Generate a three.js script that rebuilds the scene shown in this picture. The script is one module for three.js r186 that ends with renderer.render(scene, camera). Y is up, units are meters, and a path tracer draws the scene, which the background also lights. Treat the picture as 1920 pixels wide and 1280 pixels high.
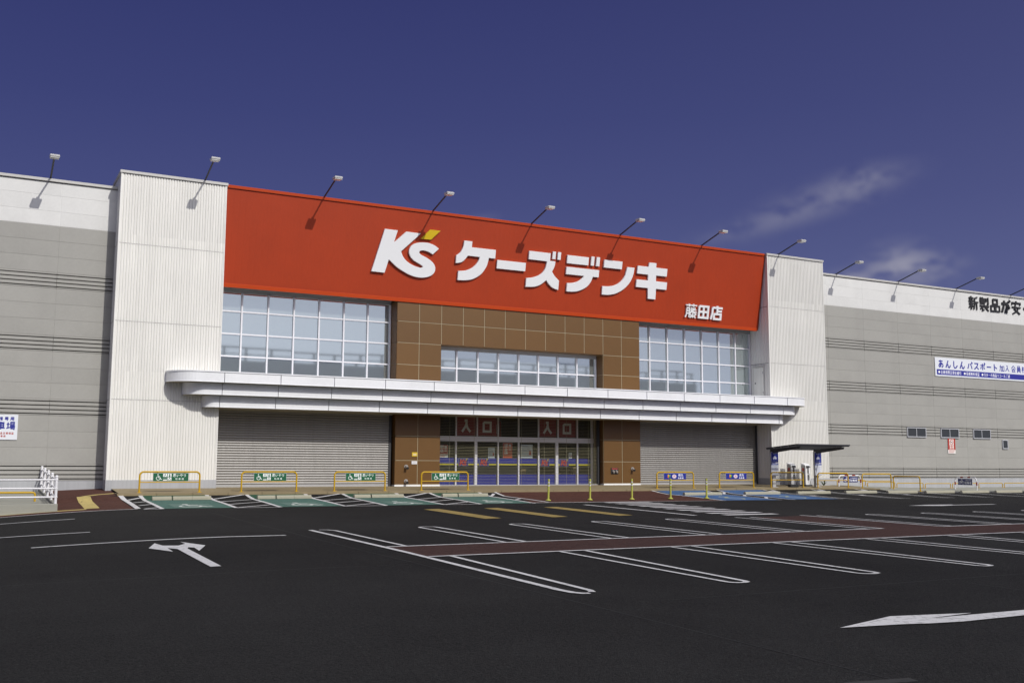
import * as THREE from 'three';
import { mergeGeometries } from 'three/addons/utils/BufferGeometryUtils.js';

// ---------------------------------------------------------------- camera, sky, sun, exposure
const scene = new THREE.Scene();
const camera = new THREE.PerspectiveCamera(36.745, 1.5, 0.1, 2000);
camera.matrixAutoUpdate = true;
{
  const r = new THREE.Vector3(0.883947, 0.00427, 0.467568), u = new THREE.Vector3(-0.059634, 0.992822, 0.103672), f = new THREE.Vector3(0.463769, 0.119523, -0.877857);
  camera.quaternion.setFromRotationMatrix(new THREE.Matrix4().makeBasis(r, u, f.negate()));
  camera.position.set(0, 1.7, 0);
}
scene.add(camera);
const EXPOSURE = 1.0, SUN = 2.6, HALO = 0.46;
const SUN_DIR = new THREE.Vector3(0.204, 0.622, 0.756).normalize();

function rng(seed) { let s = seed >>> 0; return () => { s = (s + 0x6d2b79f5) >>> 0; let t = s; t = Math.imul(t ^ (t >>> 15), t | 1); t ^= t + Math.imul(t ^ (t >>> 7), t | 61); return ((t ^ (t >>> 14)) >>> 0) / 4294967296; }; }
function hash2(ix, iy, seed) { let h = Math.imul(ix, 374761393) ^ Math.imul(iy, 668265263) ^ Math.imul(seed, 974634761); h = Math.imul(h ^ (h >>> 13), 1274126177); return ((h ^ (h >>> 16)) >>> 0) / 4294967296; }
function vnoise(x, y, per, seed) {               // value noise that repeats after per cells
  const ix = Math.floor(x), iy = Math.floor(y), fx = x - ix, fy = y - iy, sx = fx * fx * (3 - 2 * fx), sy = fy * fy * (3 - 2 * fy);
  const w = (a) => ((a % per) + per) % per;
  const a = hash2(w(ix), w(iy), seed), b = hash2(w(ix + 1), w(iy), seed), c = hash2(w(ix), w(iy + 1), seed), d = hash2(w(ix + 1), w(iy + 1), seed);
  return (a + (b - a) * sx) * (1 - sy) + (c + (d - c) * sx) * sy;
}
const lerp = (a, b, t) => a + (b - a) * t, clamp = (x, a, b) => Math.min(b, Math.max(a, x)), smooth = (a, b, x) => { const t = clamp((x - a) / (b - a), 0, 1); return t * t * (3 - 2 * t); };
function interp(x, xs, ys) { if (x <= xs[0]) return ys[0]; for (let i = 1; i < xs.length; i++) if (x <= xs[i]) return lerp(ys[i - 1], ys[i], (x - xs[i - 1]) / (xs[i] - xs[i - 1])); return ys[ys.length - 1]; }

{ // computed sky: clear deep blue, paler to the horizon, haze glow round the sun, a few thin clouds
  const W = 2048, Hh = 1024, data = new Float32Array(W * Hh * 4);
  const E = [0, 6, 10, 14, 19, 26, 45, 90], R = [.125, .087, .063, .043, .0265, .0125, .010, .009], G = [.144, .104, .079, .056, .0375, .0205, .017, .015], B = [.306, .256, .225, .194, .164, .131, .104, .08];
  const clouds = [[42.5, 13.2, 3.4, .55, .23, 12, .30], [45.6, 14.4, 3.0, .75, .20, 12, .34], [47.2, 15.0, 1.6, .6, .15, 14, .30], [48.9, 10.5, 1.5, .85, .0, 17, .85], [50.3, 10.2, 1.3, .6, .0, 17, .7], [46.9, 9.9, 1.9, .5, .05, 14, .6], [26.1, 13.7, .8, .2, .1, 14, .16], [75, 14, 5, 1.0, .1, 13, .4], [-38, 12, 5, .9, .1, 12, .35], [120, 18, 7, 1.4, .05, 12, .35]];
  for (let j = 0; j < Hh; j++) {
    const el = ((j + .5) / Hh - .5) * Math.PI, e = el * 180 / Math.PI, y = Math.sin(el), c = Math.cos(el);
    for (let i = 0; i < W; i++) {
      const ph = ((i + .5) / W - .5) * 2 * Math.PI, x = c * Math.cos(ph), z = c * Math.sin(ph);
      const g = x * SUN_DIR.x + y * SUN_DIR.y + z * SUN_DIR.z, ee = Math.max(0, e);
      const halo = HALO * Math.min(9, .135 / Math.pow(1.5625 - 1.5 * Math.min(g, .99), 1.5)) * (1 + .9 * Math.exp(-ee / 8));
      let r = interp(ee, E, R) + halo, gg = interp(ee, E, G) + halo * .985, b = interp(ee, E, B) + halo * .98;
      if (e > 5 && e < 25) {
        const az = Math.atan2(x, -z) * 180 / Math.PI;
        for (const [ca, ce, sa, se, sl, fq, st] of clouds) {
          const da = az - ca; if (Math.abs(da) > sa * 2) continue;
          const de = e - ce - da * sl, q = (da / sa) ** 2 + (de / se) ** 2; if (q > 3.5) continue;
          const n = .5 * vnoise(az * .9, e * 2.1, 4096, 3) + .3 * vnoise(az * 2.3, e * 4.5, 4096, 4) + .2 * vnoise(az * 5, e * 9, 4096, 5);
          const a = st * Math.exp(-q) * smooth(.16, .66, n);
          r = lerp(r, .30, a); gg = lerp(gg, .30, a); b = lerp(b, .39, a);
        }
      }
      const k = (j * W + i) * 4; data[k] = r; data[k + 1] = gg; data[k + 2] = b; data[k + 3] = 1;
    }
  }
  const t = new THREE.DataTexture(data, W, Hh, THREE.RGBAFormat, THREE.FloatType);
  t.mapping = THREE.EquirectangularReflectionMapping; t.magFilter = t.minFilter = THREE.LinearFilter; t.needsUpdate = true;
  scene.background = t; scene.environment = t;
}
const sun = new THREE.DirectionalLight(new THREE.Color(1, .965, .90), SUN);
sun.position.copy(SUN_DIR).multiplyScalar(120).add(new THREE.Vector3(20, 0, -30)); sun.target.position.set(20, 0, -30);
sun.castShadow = true; Object.assign(sun.shadow.camera, { left: -60, right: 60, top: 60, bottom: -60, near: 1, far: 300 }); sun.shadow.mapSize.set(4096, 4096);
scene.add(sun, sun.target);
const renderer = new THREE.WebGLRenderer({ antialias: true });
renderer.toneMapping = THREE.LinearToneMapping; renderer.toneMappingExposure = EXPOSURE; renderer.shadowMap.enabled = true;

// ---------------------------------------------------------------- helpers
const V2 = (x, y) => new THREE.Vector2(x, y), V3 = (x, y, z) => new THREE.Vector3(x, y, z);
const used = {};
function numbered(n) { const k = used[n] = (used[n] ?? -1) + 1; return k ? n + '_' + String(k).padStart(3, '0') : n; }
function tag(o, label, category, group, kind) { o.userData.label = label; if (category) o.userData.category = category; if (group) o.userData.group = group; if (kind) o.userData.kind = kind; return o; }
function uvm(g, s = 1) {                          // texture coordinates in metres, from the face's main axis
  g = g.index ? g.toNonIndexed() : g; const p = g.attributes.position, n = g.attributes.normal, uv = new Float32Array(p.count * 2);
  for (let i = 0; i < p.count; i++) {
    const ax = Math.abs(n.getX(i)), ay = Math.abs(n.getY(i)), az = Math.abs(n.getZ(i));
    const [a, b] = az >= ax && az >= ay ? [p.getX(i), p.getY(i)] : ax >= ay ? [p.getZ(i), p.getY(i)] : [p.getX(i), p.getZ(i)];
    uv[2 * i] = a * s; uv[2 * i + 1] = b * s;
  }
  g.setAttribute('uv', new THREE.BufferAttribute(uv, 2)); return g;
}
function merged(gs) {
  gs = (Array.isArray(gs) ? gs : [gs]).map((g) => { g = g.index ? g.toNonIndexed() : g; for (const k of Object.keys(g.attributes)) if (!['position', 'normal', 'uv'].includes(k)) g.deleteAttribute(k); return g; });
  return gs.length > 1 ? mergeGeometries(gs) : gs[0];
}
function obj(name, geos, m, parent = scene, keepName = parent !== scene) {
  const o = new THREE.Mesh(merged(geos), m); o.name = keepName ? name : numbered(name); o.castShadow = o.receiveShadow = true; parent.add(o); return o;
}
function thing(name, label, category, pos = [0, 0, 0], turn = 0, group, kind) {
  const o = new THREE.Group(); o.name = numbered(name); scene.add(o); o.position.set(...pos); o.rotation.y = turn;
  return tag(o, label, category, group, kind);
}
function dup(src, label, pos, turn) { const o = src.clone(); o.name = numbered(src.name); scene.add(o); o.position.set(...pos); if (turn !== undefined) o.rotation.y = turn; o.userData = { ...src.userData, label }; return o; }
const B = (x0, x1, y0, y1, z0, z1) => uvm(new THREE.BoxGeometry(x1 - x0, y1 - y0, z1 - z0).translate((x0 + x1) / 2, (y0 + y1) / 2, (z0 + z1) / 2));
function bevelBox(x0, x1, y0, y1, z0, z1, b) {    // a box with chamfered edges (12 faces and 8 corners), about 44 triangles
  const w = (x1 - x0) / 2, h = (y1 - y0) / 2, s = new THREE.Shape();
  s.moveTo(-w + b, -h); s.lineTo(w - b, -h); s.lineTo(w, -h + b); s.lineTo(w, h - b); s.lineTo(w - b, h); s.lineTo(-w + b, h); s.lineTo(-w, h - b); s.lineTo(-w, -h + b); s.closePath();
  const g = new THREE.ExtrudeGeometry(s, { depth: z1 - z0 - 2 * b, bevelEnabled: true, bevelSize: b, bevelThickness: b, bevelOffset: -b, bevelSegments: 1 });
  return uvm(g.translate((x0 + x1) / 2, (y0 + y1) / 2, z0 + b));
}
function tube(points, r, seg = 8, closed = false, per = 3) {
  class C extends THREE.Curve { getPoint(t) { return path.getPoint(t); } }
  const path = new THREE.CurvePath(); for (let i = 1; i < points.length; i++) path.add(new THREE.LineCurve3(points[i - 1], points[i]));
  const gs = [];
  for (let i = 1; i < points.length; i++) {
    const a = points[i - 1], b = points[i], d = b.clone().sub(a), l = d.length(), g = new THREE.CylinderGeometry(r, r, l, seg, 1, false);
    g.applyQuaternion(new THREE.Quaternion().setFromUnitVectors(V3(0, 1, 0), d.normalize())); g.translate((a.x + b.x) / 2, (a.y + b.y) / 2, (a.z + b.z) / 2); gs.push(g.toNonIndexed());
    if (i < points.length - 1) gs.push(new THREE.SphereGeometry(r, seg, 6).translate(b.x, b.y, b.z).toNonIndexed());
  }
  return merged(gs);
}
function archTube(w, h, rc, r, seg = 10) {        // an arch in the xy plane: two feet at y = 0, rounded upper corners
  const pts = [V3(0, 0, 0), V3(0, h - rc, 0)]; for (let i = 1; i <= 6; i++) { const a = Math.PI - i / 6 * Math.PI / 2; pts.push(V3(rc + rc * Math.cos(a), h - rc + rc * Math.sin(a), 0)); }
  pts.push(V3(w - rc, h, 0)); for (let i = 1; i <= 6; i++) { const a = Math.PI / 2 - i / 6 * Math.PI / 2; pts.push(V3(w - rc + rc * Math.cos(a), h - rc + rc * Math.sin(a), 0)); } pts.push(V3(w, 0, 0));
  const path = new THREE.CurvePath(); for (let i = 1; i < pts.length; i++) path.add(new THREE.LineCurve3(pts[i - 1], pts[i]));
  const gs = []; const N = seg, rings = pts.map((p, i) => { const a = pts[Math.max(0, i - 1)], b = pts[Math.min(pts.length - 1, i + 1)], t = b.clone().sub(a).normalize(), n = V3(-t.y, t.x, 0); return Array.from({ length: N }, (_, k) => { const an = k / N * Math.PI * 2; const q = n.clone().multiplyScalar(Math.cos(an)).add(V3(0, 0, Math.sin(an))); return [p.clone().addScaledVector(q, r), q]; }); });
  const P = [], Nn = [], U = []; const push = (v) => { P.push(v[0].x, v[0].y, v[0].z); Nn.push(v[1].x, v[1].y, v[1].z); U.push(v[0].x, v[0].y); };
  for (let i = 1; i < rings.length; i++) for (let k = 0; k < N; k++) { const a = rings[i - 1][k], b = rings[i][k], c = rings[i][(k + 1) % N], d = rings[i - 1][(k + 1) % N]; for (const v of [a, c, b, a, d, c]) push(v); }
  const g = new THREE.BufferGeometry(); g.setAttribute('position', new THREE.Float32BufferAttribute(P, 3)); g.setAttribute('normal', new THREE.Float32BufferAttribute(Nn, 3)); g.setAttribute('uv', new THREE.Float32BufferAttribute(U, 2)); return g;
}
function extrudePoly(pts, depth, bevel = 0) {
  const s = new THREE.Shape(pts.map((p) => V2(p[0], p[1])));
  return uvm(new THREE.ExtrudeGeometry(s, { depth: depth - bevel, bevelEnabled: bevel > 0, bevelSize: bevel, bevelThickness: bevel, bevelOffset: -bevel, bevelSegments: 1, curveSegments: 10 }));
}
function profileX(pts, x0, x1) {                  // profile points [z, y], closed, swept along x
  const s = new THREE.Shape(pts.map((p) => V2(-p[0], p[1])));
  return uvm(new THREE.ExtrudeGeometry(s, { depth: x1 - x0, bevelEnabled: false }).rotateY(Math.PI / 2).translate(x0, 0, 0));
}
function sheetFrom(positions, uvs) { const g = new THREE.BufferGeometry(); g.setAttribute('position', new THREE.Float32BufferAttribute(positions, 3)); g.setAttribute('uv', new THREE.Float32BufferAttribute(uvs, 2)); g.computeVertexNormals(); return g; }

// ---------------------------------------------------------------- writing: strokes of each character on a 100 x 100 square
const GLYPH = {
  '入': '34 10,52 10,52 28,44 50,12 90;52 34,60 60,88 90', '口': '18 20,82 20,82 84,18 84,18 18',
  '藤': '4 14,96 14;32 4,32 24;68 4,68 24;14 32,14 74,6 96;12 32,36 32,36 95;14 51,36 51;14 69,36 69;52 28,57 38;84 28,78 38;44 44,94 44;42 58,98 58;62 46,40 74;74 58,97 76;68 30,68 97;46 76,60 84;92 76,78 84;44 96,62 86;94 96,76 86',
  '田': '12 14,88 14,88 90,12 90,12 12;50 14,50 90;12 51,88 51', '店': '52 2,52 15;14 16,96 16;14 16,14 54,4 96;54 24,54 56;54 38,92 38;30 58,86 58,86 92,30 92,30 57',
  '新': '26 3,26 14;6 16,48 16;15 20,18 33;38 20,34 33;4 38,52 38;6 57,48 57;27 38,27 97;25 62,6 86;30 62,46 78;90 8,62 18;62 16,62 56,52 96;62 44,98 44;82 44,82 97',
  '製': '14 4,8 16;8 14,54 14;4 27,56 27;30 2,30 54;12 54,12 39,48 39,48 52;66 8,66 36;88 2,88 50,78 48;50 54,50 62;4 64,96 64;46 66,8 86;30 78,30 96,48 90;90 70,66 78;54 68,92 97',
  '品': '28 8,72 8,72 42,28 42,28 6;6 54,44 54,44 92,6 92,6 52;56 54,94 54,94 92,56 92,56 52',
  'が': '8 30,58 28,62 40,56 88,40 84;36 8,30 42,8 92;70 34,90 64;74 10,82 22;88 4,97 16', '安': '50 2,50 14;8 32,8 16,92 16,92 32;44 22,30 60,86 95;72 46,58 74,10 96;4 48,96 48', 'く': '72 6,26 50,76 95',
  'あ': '14 20,82 18;42 5,40 50,48 88;68 36,42 82,24 88,14 72,28 52,58 43,82 54,88 74,66 94', 'ん': '54 6,10 93,32 56,48 56,54 88,74 90,94 60', 'し': '28 6,26 70,40 90,62 88,92 58',
  'パ': '30 24,24 54,6 90;56 22,74 52,88 90;78 14,86 6,94 14,86 22,78 13', 'ス': '12 16,80 16,70 42,44 68,10 92;54 58,92 92', 'ポ': '8 34,92 34;48 10,48 94;24 52,10 82;70 52,86 82;80 12,87 5,94 12,87 19,80 11', 'ー': '8 50,92 50', 'ト': '34 5,34 95;34 38,86 64',
  '加': '4 28,48 28,44 90,32 88;24 5,22 40,5 94;62 22,94 22,94 88,62 88,62 20', '様': '22 4,22 97;4 26,42 26;22 30,4 66;24 36,40 54;56 5,62 16;84 5,78 16;46 20,96 20;50 34,92 34;44 48,98 48;70 16,70 97;50 60,62 70;90 58,78 70;46 92,64 76;94 92,76 76',
  '専': '8 12,92 12;50 2,50 50;20 24,80 24,80 50,20 50,20 22;20 37,80 37;4 63,96 63;70 54,70 95,56 93;28 72,40 86', '用': '18 10,18 60,6 95;18 10,86 10,86 95,74 93;18 36,86 36;18 61,86 61;52 10,52 95', '車': '10 14,90 14;18 27,82 27,82 66,18 66,18 25;18 46,82 46;4 81,96 81;50 2,50 98',
  '場': '4 34,38 34;20 10,20 80;2 84,40 72;50 6,88 6,88 42,50 42,50 4;50 24,88 24;42 53,98 53;58 54,42 76;54 66,92 66,88 95,78 93;68 66,50 92;80 66,64 95',
  '駐': '10 8,10 58;10 8,44 8;10 24,42 24;10 40,42 40;28 8,28 56;10 57,46 57,42 93,34 91;4 70,4 90;16 70,18 86;26 70,30 84;70 4,78 14;54 23,98 23;58 55,94 55;50 92,98 92;76 23,76 92',
  '思': '20 6,80 6,80 44,20 44,20 4;20 25,80 25;50 6,50 44;12 62,6 88;28 56,32 91,70 91,74 76;46 54,56 70;82 56,95 80', 'い': '18 14,20 66,32 88,44 70;72 22,88 64', 'や': '6 46,60 22,84 30,86 48,62 60;50 5,58 20;24 16,54 96', 'り': '28 6,24 52,36 56;70 6,74 56,60 82,40 96',
  '優': '18 36,18 97;28 4,4 52;36 10,97 10;46 20,88 20,88 50,46 50,46 18;46 35,88 35;34 60,34 54,97 54,97 62;52 62,48 72,84 72,60 97;60 66,96 96', '先': '30 5,16 38;26 24,84 24;50 3,50 47;5 48,95 48;38 48,32 78,8 96;60 48,60 90,92 90,94 74',
  '輪': '6 12,44 12;10 22,40 22,40 62,10 62,10 20;10 42,40 42;4 78,46 78;25 2,25 98;74 4,50 36;74 4,98 36;62 38,86 38;54 50,96 50,96 96;54 50,54 96;68 50,68 90;82 50,82 90;54 68,96 68', 'お': '8 28,56 28;34 5,34 88,16 88,10 74,50 52,84 58,86 78,62 92;72 16,92 34', '客': '50 2,50 14;8 30,8 14,92 14,92 30;40 24,16 48;38 32,74 32,14 66;36 40,90 66;28 66,74 66,74 94,28 94,28 64',
  '会': '50 4,6 44;50 4,95 44;30 44,70 44;12 62,90 62;42 62,22 90,76 86;66 72,86 97', '員': '28 6,74 6,74 26,28 26,28 4;20 36,82 36,82 76,20 76,20 34;20 49,82 49;20 62,82 62;38 78,10 97;62 78,92 97', '限': '8 6,8 97;8 6,34 6,26 34,38 56,26 66;48 8,88 8,88 46,48 46;48 27,88 27;48 8,48 94,64 84;60 48,96 96;92 56,74 68', '定': '50 2,50 14;8 32,8 16,92 16,92 32;22 40,80 40;52 40,52 90;52 62,84 62;26 54,22 78,6 97;22 80,44 92,96 94',
  '現': '4 12,42 12;6 44,40 44;2 84,44 76;22 12,22 80;52 6,90 6,90 58,52 58,52 4;52 23,90 23;52 40,90 40;62 58,56 82,40 96;76 58,76 92,96 92', '金': '50 4,6 42;50 4,95 42;28 40,72 40;14 60,86 60;50 40,50 92;8 94,94 94;26 68,32 84;76 68,66 84', '値': '26 4,6 46;18 36,18 97;36 14,96 14;66 2,62 26;46 28,88 28,88 82,46 82,46 26;46 46,88 46;46 64,88 64;34 36,34 95,97 95', '引': '10 10,50 10,50 34,12 34,10 60,50 60,46 94,32 92;84 4,84 97',
  '長': '24 6,24 56;24 6,84 6;24 22,78 22;24 38,78 38;4 56,96 56;30 56,30 94,52 84;88 64,66 76;50 58,64 82,94 96', '期': '4 20,50 20;14 6,14 66;40 6,40 66;14 36,40 36;14 50,40 50;2 68,52 68;18 74,6 94;36 74,46 90;60 8,60 60,52 97;60 8,92 8,92 96,80 94;60 36,92 36;60 62,92 62', '無': '24 4,8 30;18 16,92 16;4 44,96 44;10 70,94 70;26 16,26 70;44 16,44 70;62 16,62 70;80 16,80 70;14 80,8 96;36 80,40 95;58 80,64 95;82 80,92 96', '料': '26 4,26 97;4 40,50 40;10 12,16 30;44 12,36 30;24 46,4 78;30 50,46 68;60 16,70 26;58 42,68 52;54 72,98 64;84 4,84 97',
  '保': '28 4,6 50;20 36,20 97;42 10,88 10,88 42,42 42,42 8;34 58,97 58;65 42,65 97;62 62,36 92;68 62,95 92', '証': '4 20,44 20;10 6,38 6;10 36,38 36;10 50,38 50;10 64,38 64,38 92,10 92,10 62;50 10,96 10;74 10,74 92;74 48,94 48;58 40,58 92;46 92,98 92', '万': '6 14,94 14;46 14,36 58,8 94;40 44,80 44,74 92,56 90', 'の': '50 16,40 66,22 80,8 58,30 22,60 14,88 38,86 66,56 90', '商': '50 2,50 14;6 16,94 16;32 20,38 32;68 20,62 32;10 97,10 36,90 36,90 95,78 94;40 42,28 56;60 42,72 56;34 62,66 62,66 84,34 84,34 60', 'リ': '24 8,24 60;76 8,74 60,48 95', 'コ': '12 18,84 18,84 88;8 86,90 86', 'ル': '26 12,24 60,6 90;54 8,54 88,92 58', 'ご': '16 24,70 24;14 60,20 84,80 84;76 4,84 16;88 2,96 12', '通': '10 8,22 20;4 40,22 40,22 78,6 94;22 80,44 93,97 94;40 8,88 8,70 22;44 28,92 28,92 78;44 28,44 80;44 46,92 46;44 62,92 62;68 28,68 80',
  '禁': '26 4,26 46;6 16,46 16;24 20,6 40;28 20,44 36;74 4,74 46;54 16,96 16;72 20,54 40;76 20,95 38;22 54,78 54;6 68,94 68;50 68,50 96,40 94;28 76,12 92;70 76,88 92', '煙': '22 4,20 52,4 94;10 26,6 46;36 22,28 40;24 56,40 82;46 10,98 10;50 24,94 24,94 48,50 48,50 22;64 10,64 48;80 10,80 48;50 66,94 66;44 92,98 92;72 54,72 92', '閉': '10 6,10 97;10 6,42 6,42 38,10 38;10 22,42 22;58 6,90 6,90 95;58 6,58 38,90 38;58 22,90 22;28 58,74 58;56 46,56 92,46 90;54 60,30 84', '中': '14 26,86 26,86 66,14 66,14 24;50 3,50 98',
};
const strokesOf = (ch) => (GLYPH[ch] ?? '').split(';').filter(Boolean).map((s) => s.split(',').map((p) => p.trim().split(' ').map(Number)));
function drawText(g, text, x, y, cw, ch, step, lw, color) {      // (x, y) upper left of the first character's square
  g.strokeStyle = color; g.lineWidth = lw; g.lineCap = 'butt'; g.lineJoin = 'miter';
  [...text].forEach((c, i) => { for (const s of strokesOf(c)) { g.beginPath(); s.forEach(([a, b], k) => { const X = x + i * step + a / 100 * cw, Y = y + b / 100 * ch; k ? g.lineTo(X, Y) : g.moveTo(X, Y); }); g.stroke(); } });
}
function glyphSolid(c, x, y, w, h, lw, depth) {    // one raised character: each stroke an offset band, a hair different in depth so that no faces coincide
  const gs = []; let k = 0;
  for (const s of strokesOf(c)) {
    const P = s.map(([a, b]) => V2(x + a / 100 * w, y + h - b / 100 * h));
    for (let i = 1; i < P.length; i++) {
      const d = P[i].clone().sub(P[i - 1]), l = d.length(); if (l < 1e-4) continue; d.divideScalar(l); const e = lw * .42, n = V2(-d.y, d.x).multiplyScalar(lw / 2), a = P[i - 1].clone().addScaledVector(d, i > 1 ? -e : 0), b = P[i].clone().addScaledVector(d, i < P.length - 1 ? e : 0);
      gs.push(extrudePoly([[a.x - n.x, a.y - n.y], [b.x - n.x, b.y - n.y], [b.x + n.x, b.y + n.y], [a.x + n.x, a.y + n.y]], depth - (k++ % 24) * .0012));
    }
  }
  return gs;
}
function canvasTex(w, h, draw) {
  const c = document.createElement('canvas'); c.width = w; c.height = h; const g = c.getContext('2d'); draw(g, w, h);
  const t = new THREE.CanvasTexture(c); t.colorSpace = THREE.SRGBColorSpace; t.anisotropy = 8; return t;
}
function print(tex, rough = .5) { return new THREE.MeshStandardMaterial({ map: tex, roughness: rough }); }
function face(w, h) { return new THREE.PlaneGeometry(w, h); }
function wheelchair(g, x, y, s, color, lw) {       // the usual wheelchair pictogram in a square of side s
  g.strokeStyle = g.fillStyle = color; g.lineWidth = lw * s; g.lineCap = 'round'; g.lineJoin = 'round';
  g.beginPath(); g.arc(x + .38 * s, y + .10 * s, .085 * s, 0, 7); g.fill();
  g.beginPath(); g.moveTo(x + .38 * s, y + .24 * s); g.lineTo(x + .42 * s, y + .56 * s); g.lineTo(x + .70 * s, y + .56 * s); g.lineTo(x + .82 * s, y + .86 * s); g.lineTo(x + .94 * s, y + .82 * s); g.stroke();
  g.beginPath(); g.moveTo(x + .42 * s, y + .38 * s); g.lineTo(x + .64 * s, y + .38 * s); g.stroke();
  g.beginPath(); g.arc(x + .42 * s, y + .68 * s, .27 * s, -2.2, -2.2 - 4.4, true); g.stroke();
}

// ---------------------------------------------------------------- materials
function noiseMap(size, f, srgb) {                // f(u, v) -> [r, g, b] 0..1
  const d = new Uint8Array(size * size * 4);
  for (let j = 0; j < size; j++) for (let i = 0; i < size; i++) { const c = f(i / size, j / size), k = (j * size + i) * 4; for (let q = 0; q < 3; q++) d[k + q] = clamp(c[q], 0, 1) * 255; d[k + 3] = 255; }
  const t = new THREE.DataTexture(d, size, size); t.wrapS = t.wrapT = THREE.RepeatWrapping; t.magFilter = THREE.LinearFilter; t.minFilter = THREE.LinearMipmapLinearFilter; t.generateMipmaps = true; t.anisotropy = 8; if (srgb) t.colorSpace = THREE.SRGBColorSpace; t.needsUpdate = true; return t;
}
const rep = (t, s) => { const c = t.clone(); c.repeat.set(s, s); c.needsUpdate = true; return c; };
const fbm = (u, v, base, oct, seed) => { let s = 0, a = .5, f = base; for (let i = 0; i < oct; i++) { s += a * vnoise(u * f, v * f, f, seed + i); a *= .5; f *= 2; } return s / (1 - Math.pow(.5, oct)); };
const rr = rng(11);
const stains = Array.from({ length: 46 }, () => [rr(), rr(), .004 + rr() * .02, rr() * .35]);
const asphaltMap = noiseMap(1536, (u, v) => {      // 18 m square: patches, traffic polish, small pale stones, oil spots
  const big = fbm(u, v, 3, 4, 20) - .5, mid = fbm(u, v, 24, 3, 30) - .5, fine = hash2(Math.floor(u * 1536), Math.floor(v * 1536), 9) - .5;
  let k = .5 + big * .36 + mid * .16 + fine * .62 + (hash2(Math.floor(u * 768), Math.floor(v * 768), 7) > .985 ? .35 : 0);
  for (const [a, b, r, s] of stains) { const dx = Math.min(Math.abs(u - a), 1 - Math.abs(u - a)), dy = Math.min(Math.abs(v - b), 1 - Math.abs(v - b)), q = (dx * dx + dy * dy) / (r * r); if (q < 4) k -= s * .3 * Math.exp(-q); }
  return [k, k, k * .995];
});
const grainBump = noiseMap(512, (u, v) => { const k = .5 + (hash2(Math.floor(u * 256), Math.floor(v * 256), 3) - .5) * .6 + (fbm(u, v, 64, 2, 60) - .5) * .6; return [k, k, k]; });
const mottle = noiseMap(512, (u, v) => { const k = .90 + (fbm(u, v, 4, 5, 70) - .5) * .16 + (fbm(u, v, 64, 2, 80) - .5) * .05; return [k, k, k]; });
const streaks = noiseMap(512, (u, v) => { const k = .93 + (vnoise(u * 64, v * 3, 64, 90) - .5) * .10 * (fbm(u, v, 6, 3, 91)) * 2 + (fbm(u, v, 5, 4, 92) - .5) * .07; return [k, k, k * .995]; });
const worn = noiseMap(1024, (u, v) => { const n = fbm(u, v, 96, 4, 40), w = smooth(.56, .74, n) * .30, f = (hash2(Math.floor(u * 1024), Math.floor(v * 1024), 13) - .5) * .12; const k = .92 - w + f + (fbm(u, v, 4, 3, 44) - .5) * .22; return [k, k, k]; });
const std = (r, g, b, rough, o = {}) => { const m = new THREE.MeshStandardMaterial({ roughness: rough, ...o }); m.color.setRGB(r, g, b); return m; };
const ground = (r, g, b, map, bs) => { const m = new THREE.MeshPhysicalMaterial({ roughness: .95, specularIntensity: .34, map, bumpMap: rep(grainBump, 1 / 1.6), bumpScale: bs }); m.color.setRGB(r, g, b); return m; };
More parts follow.
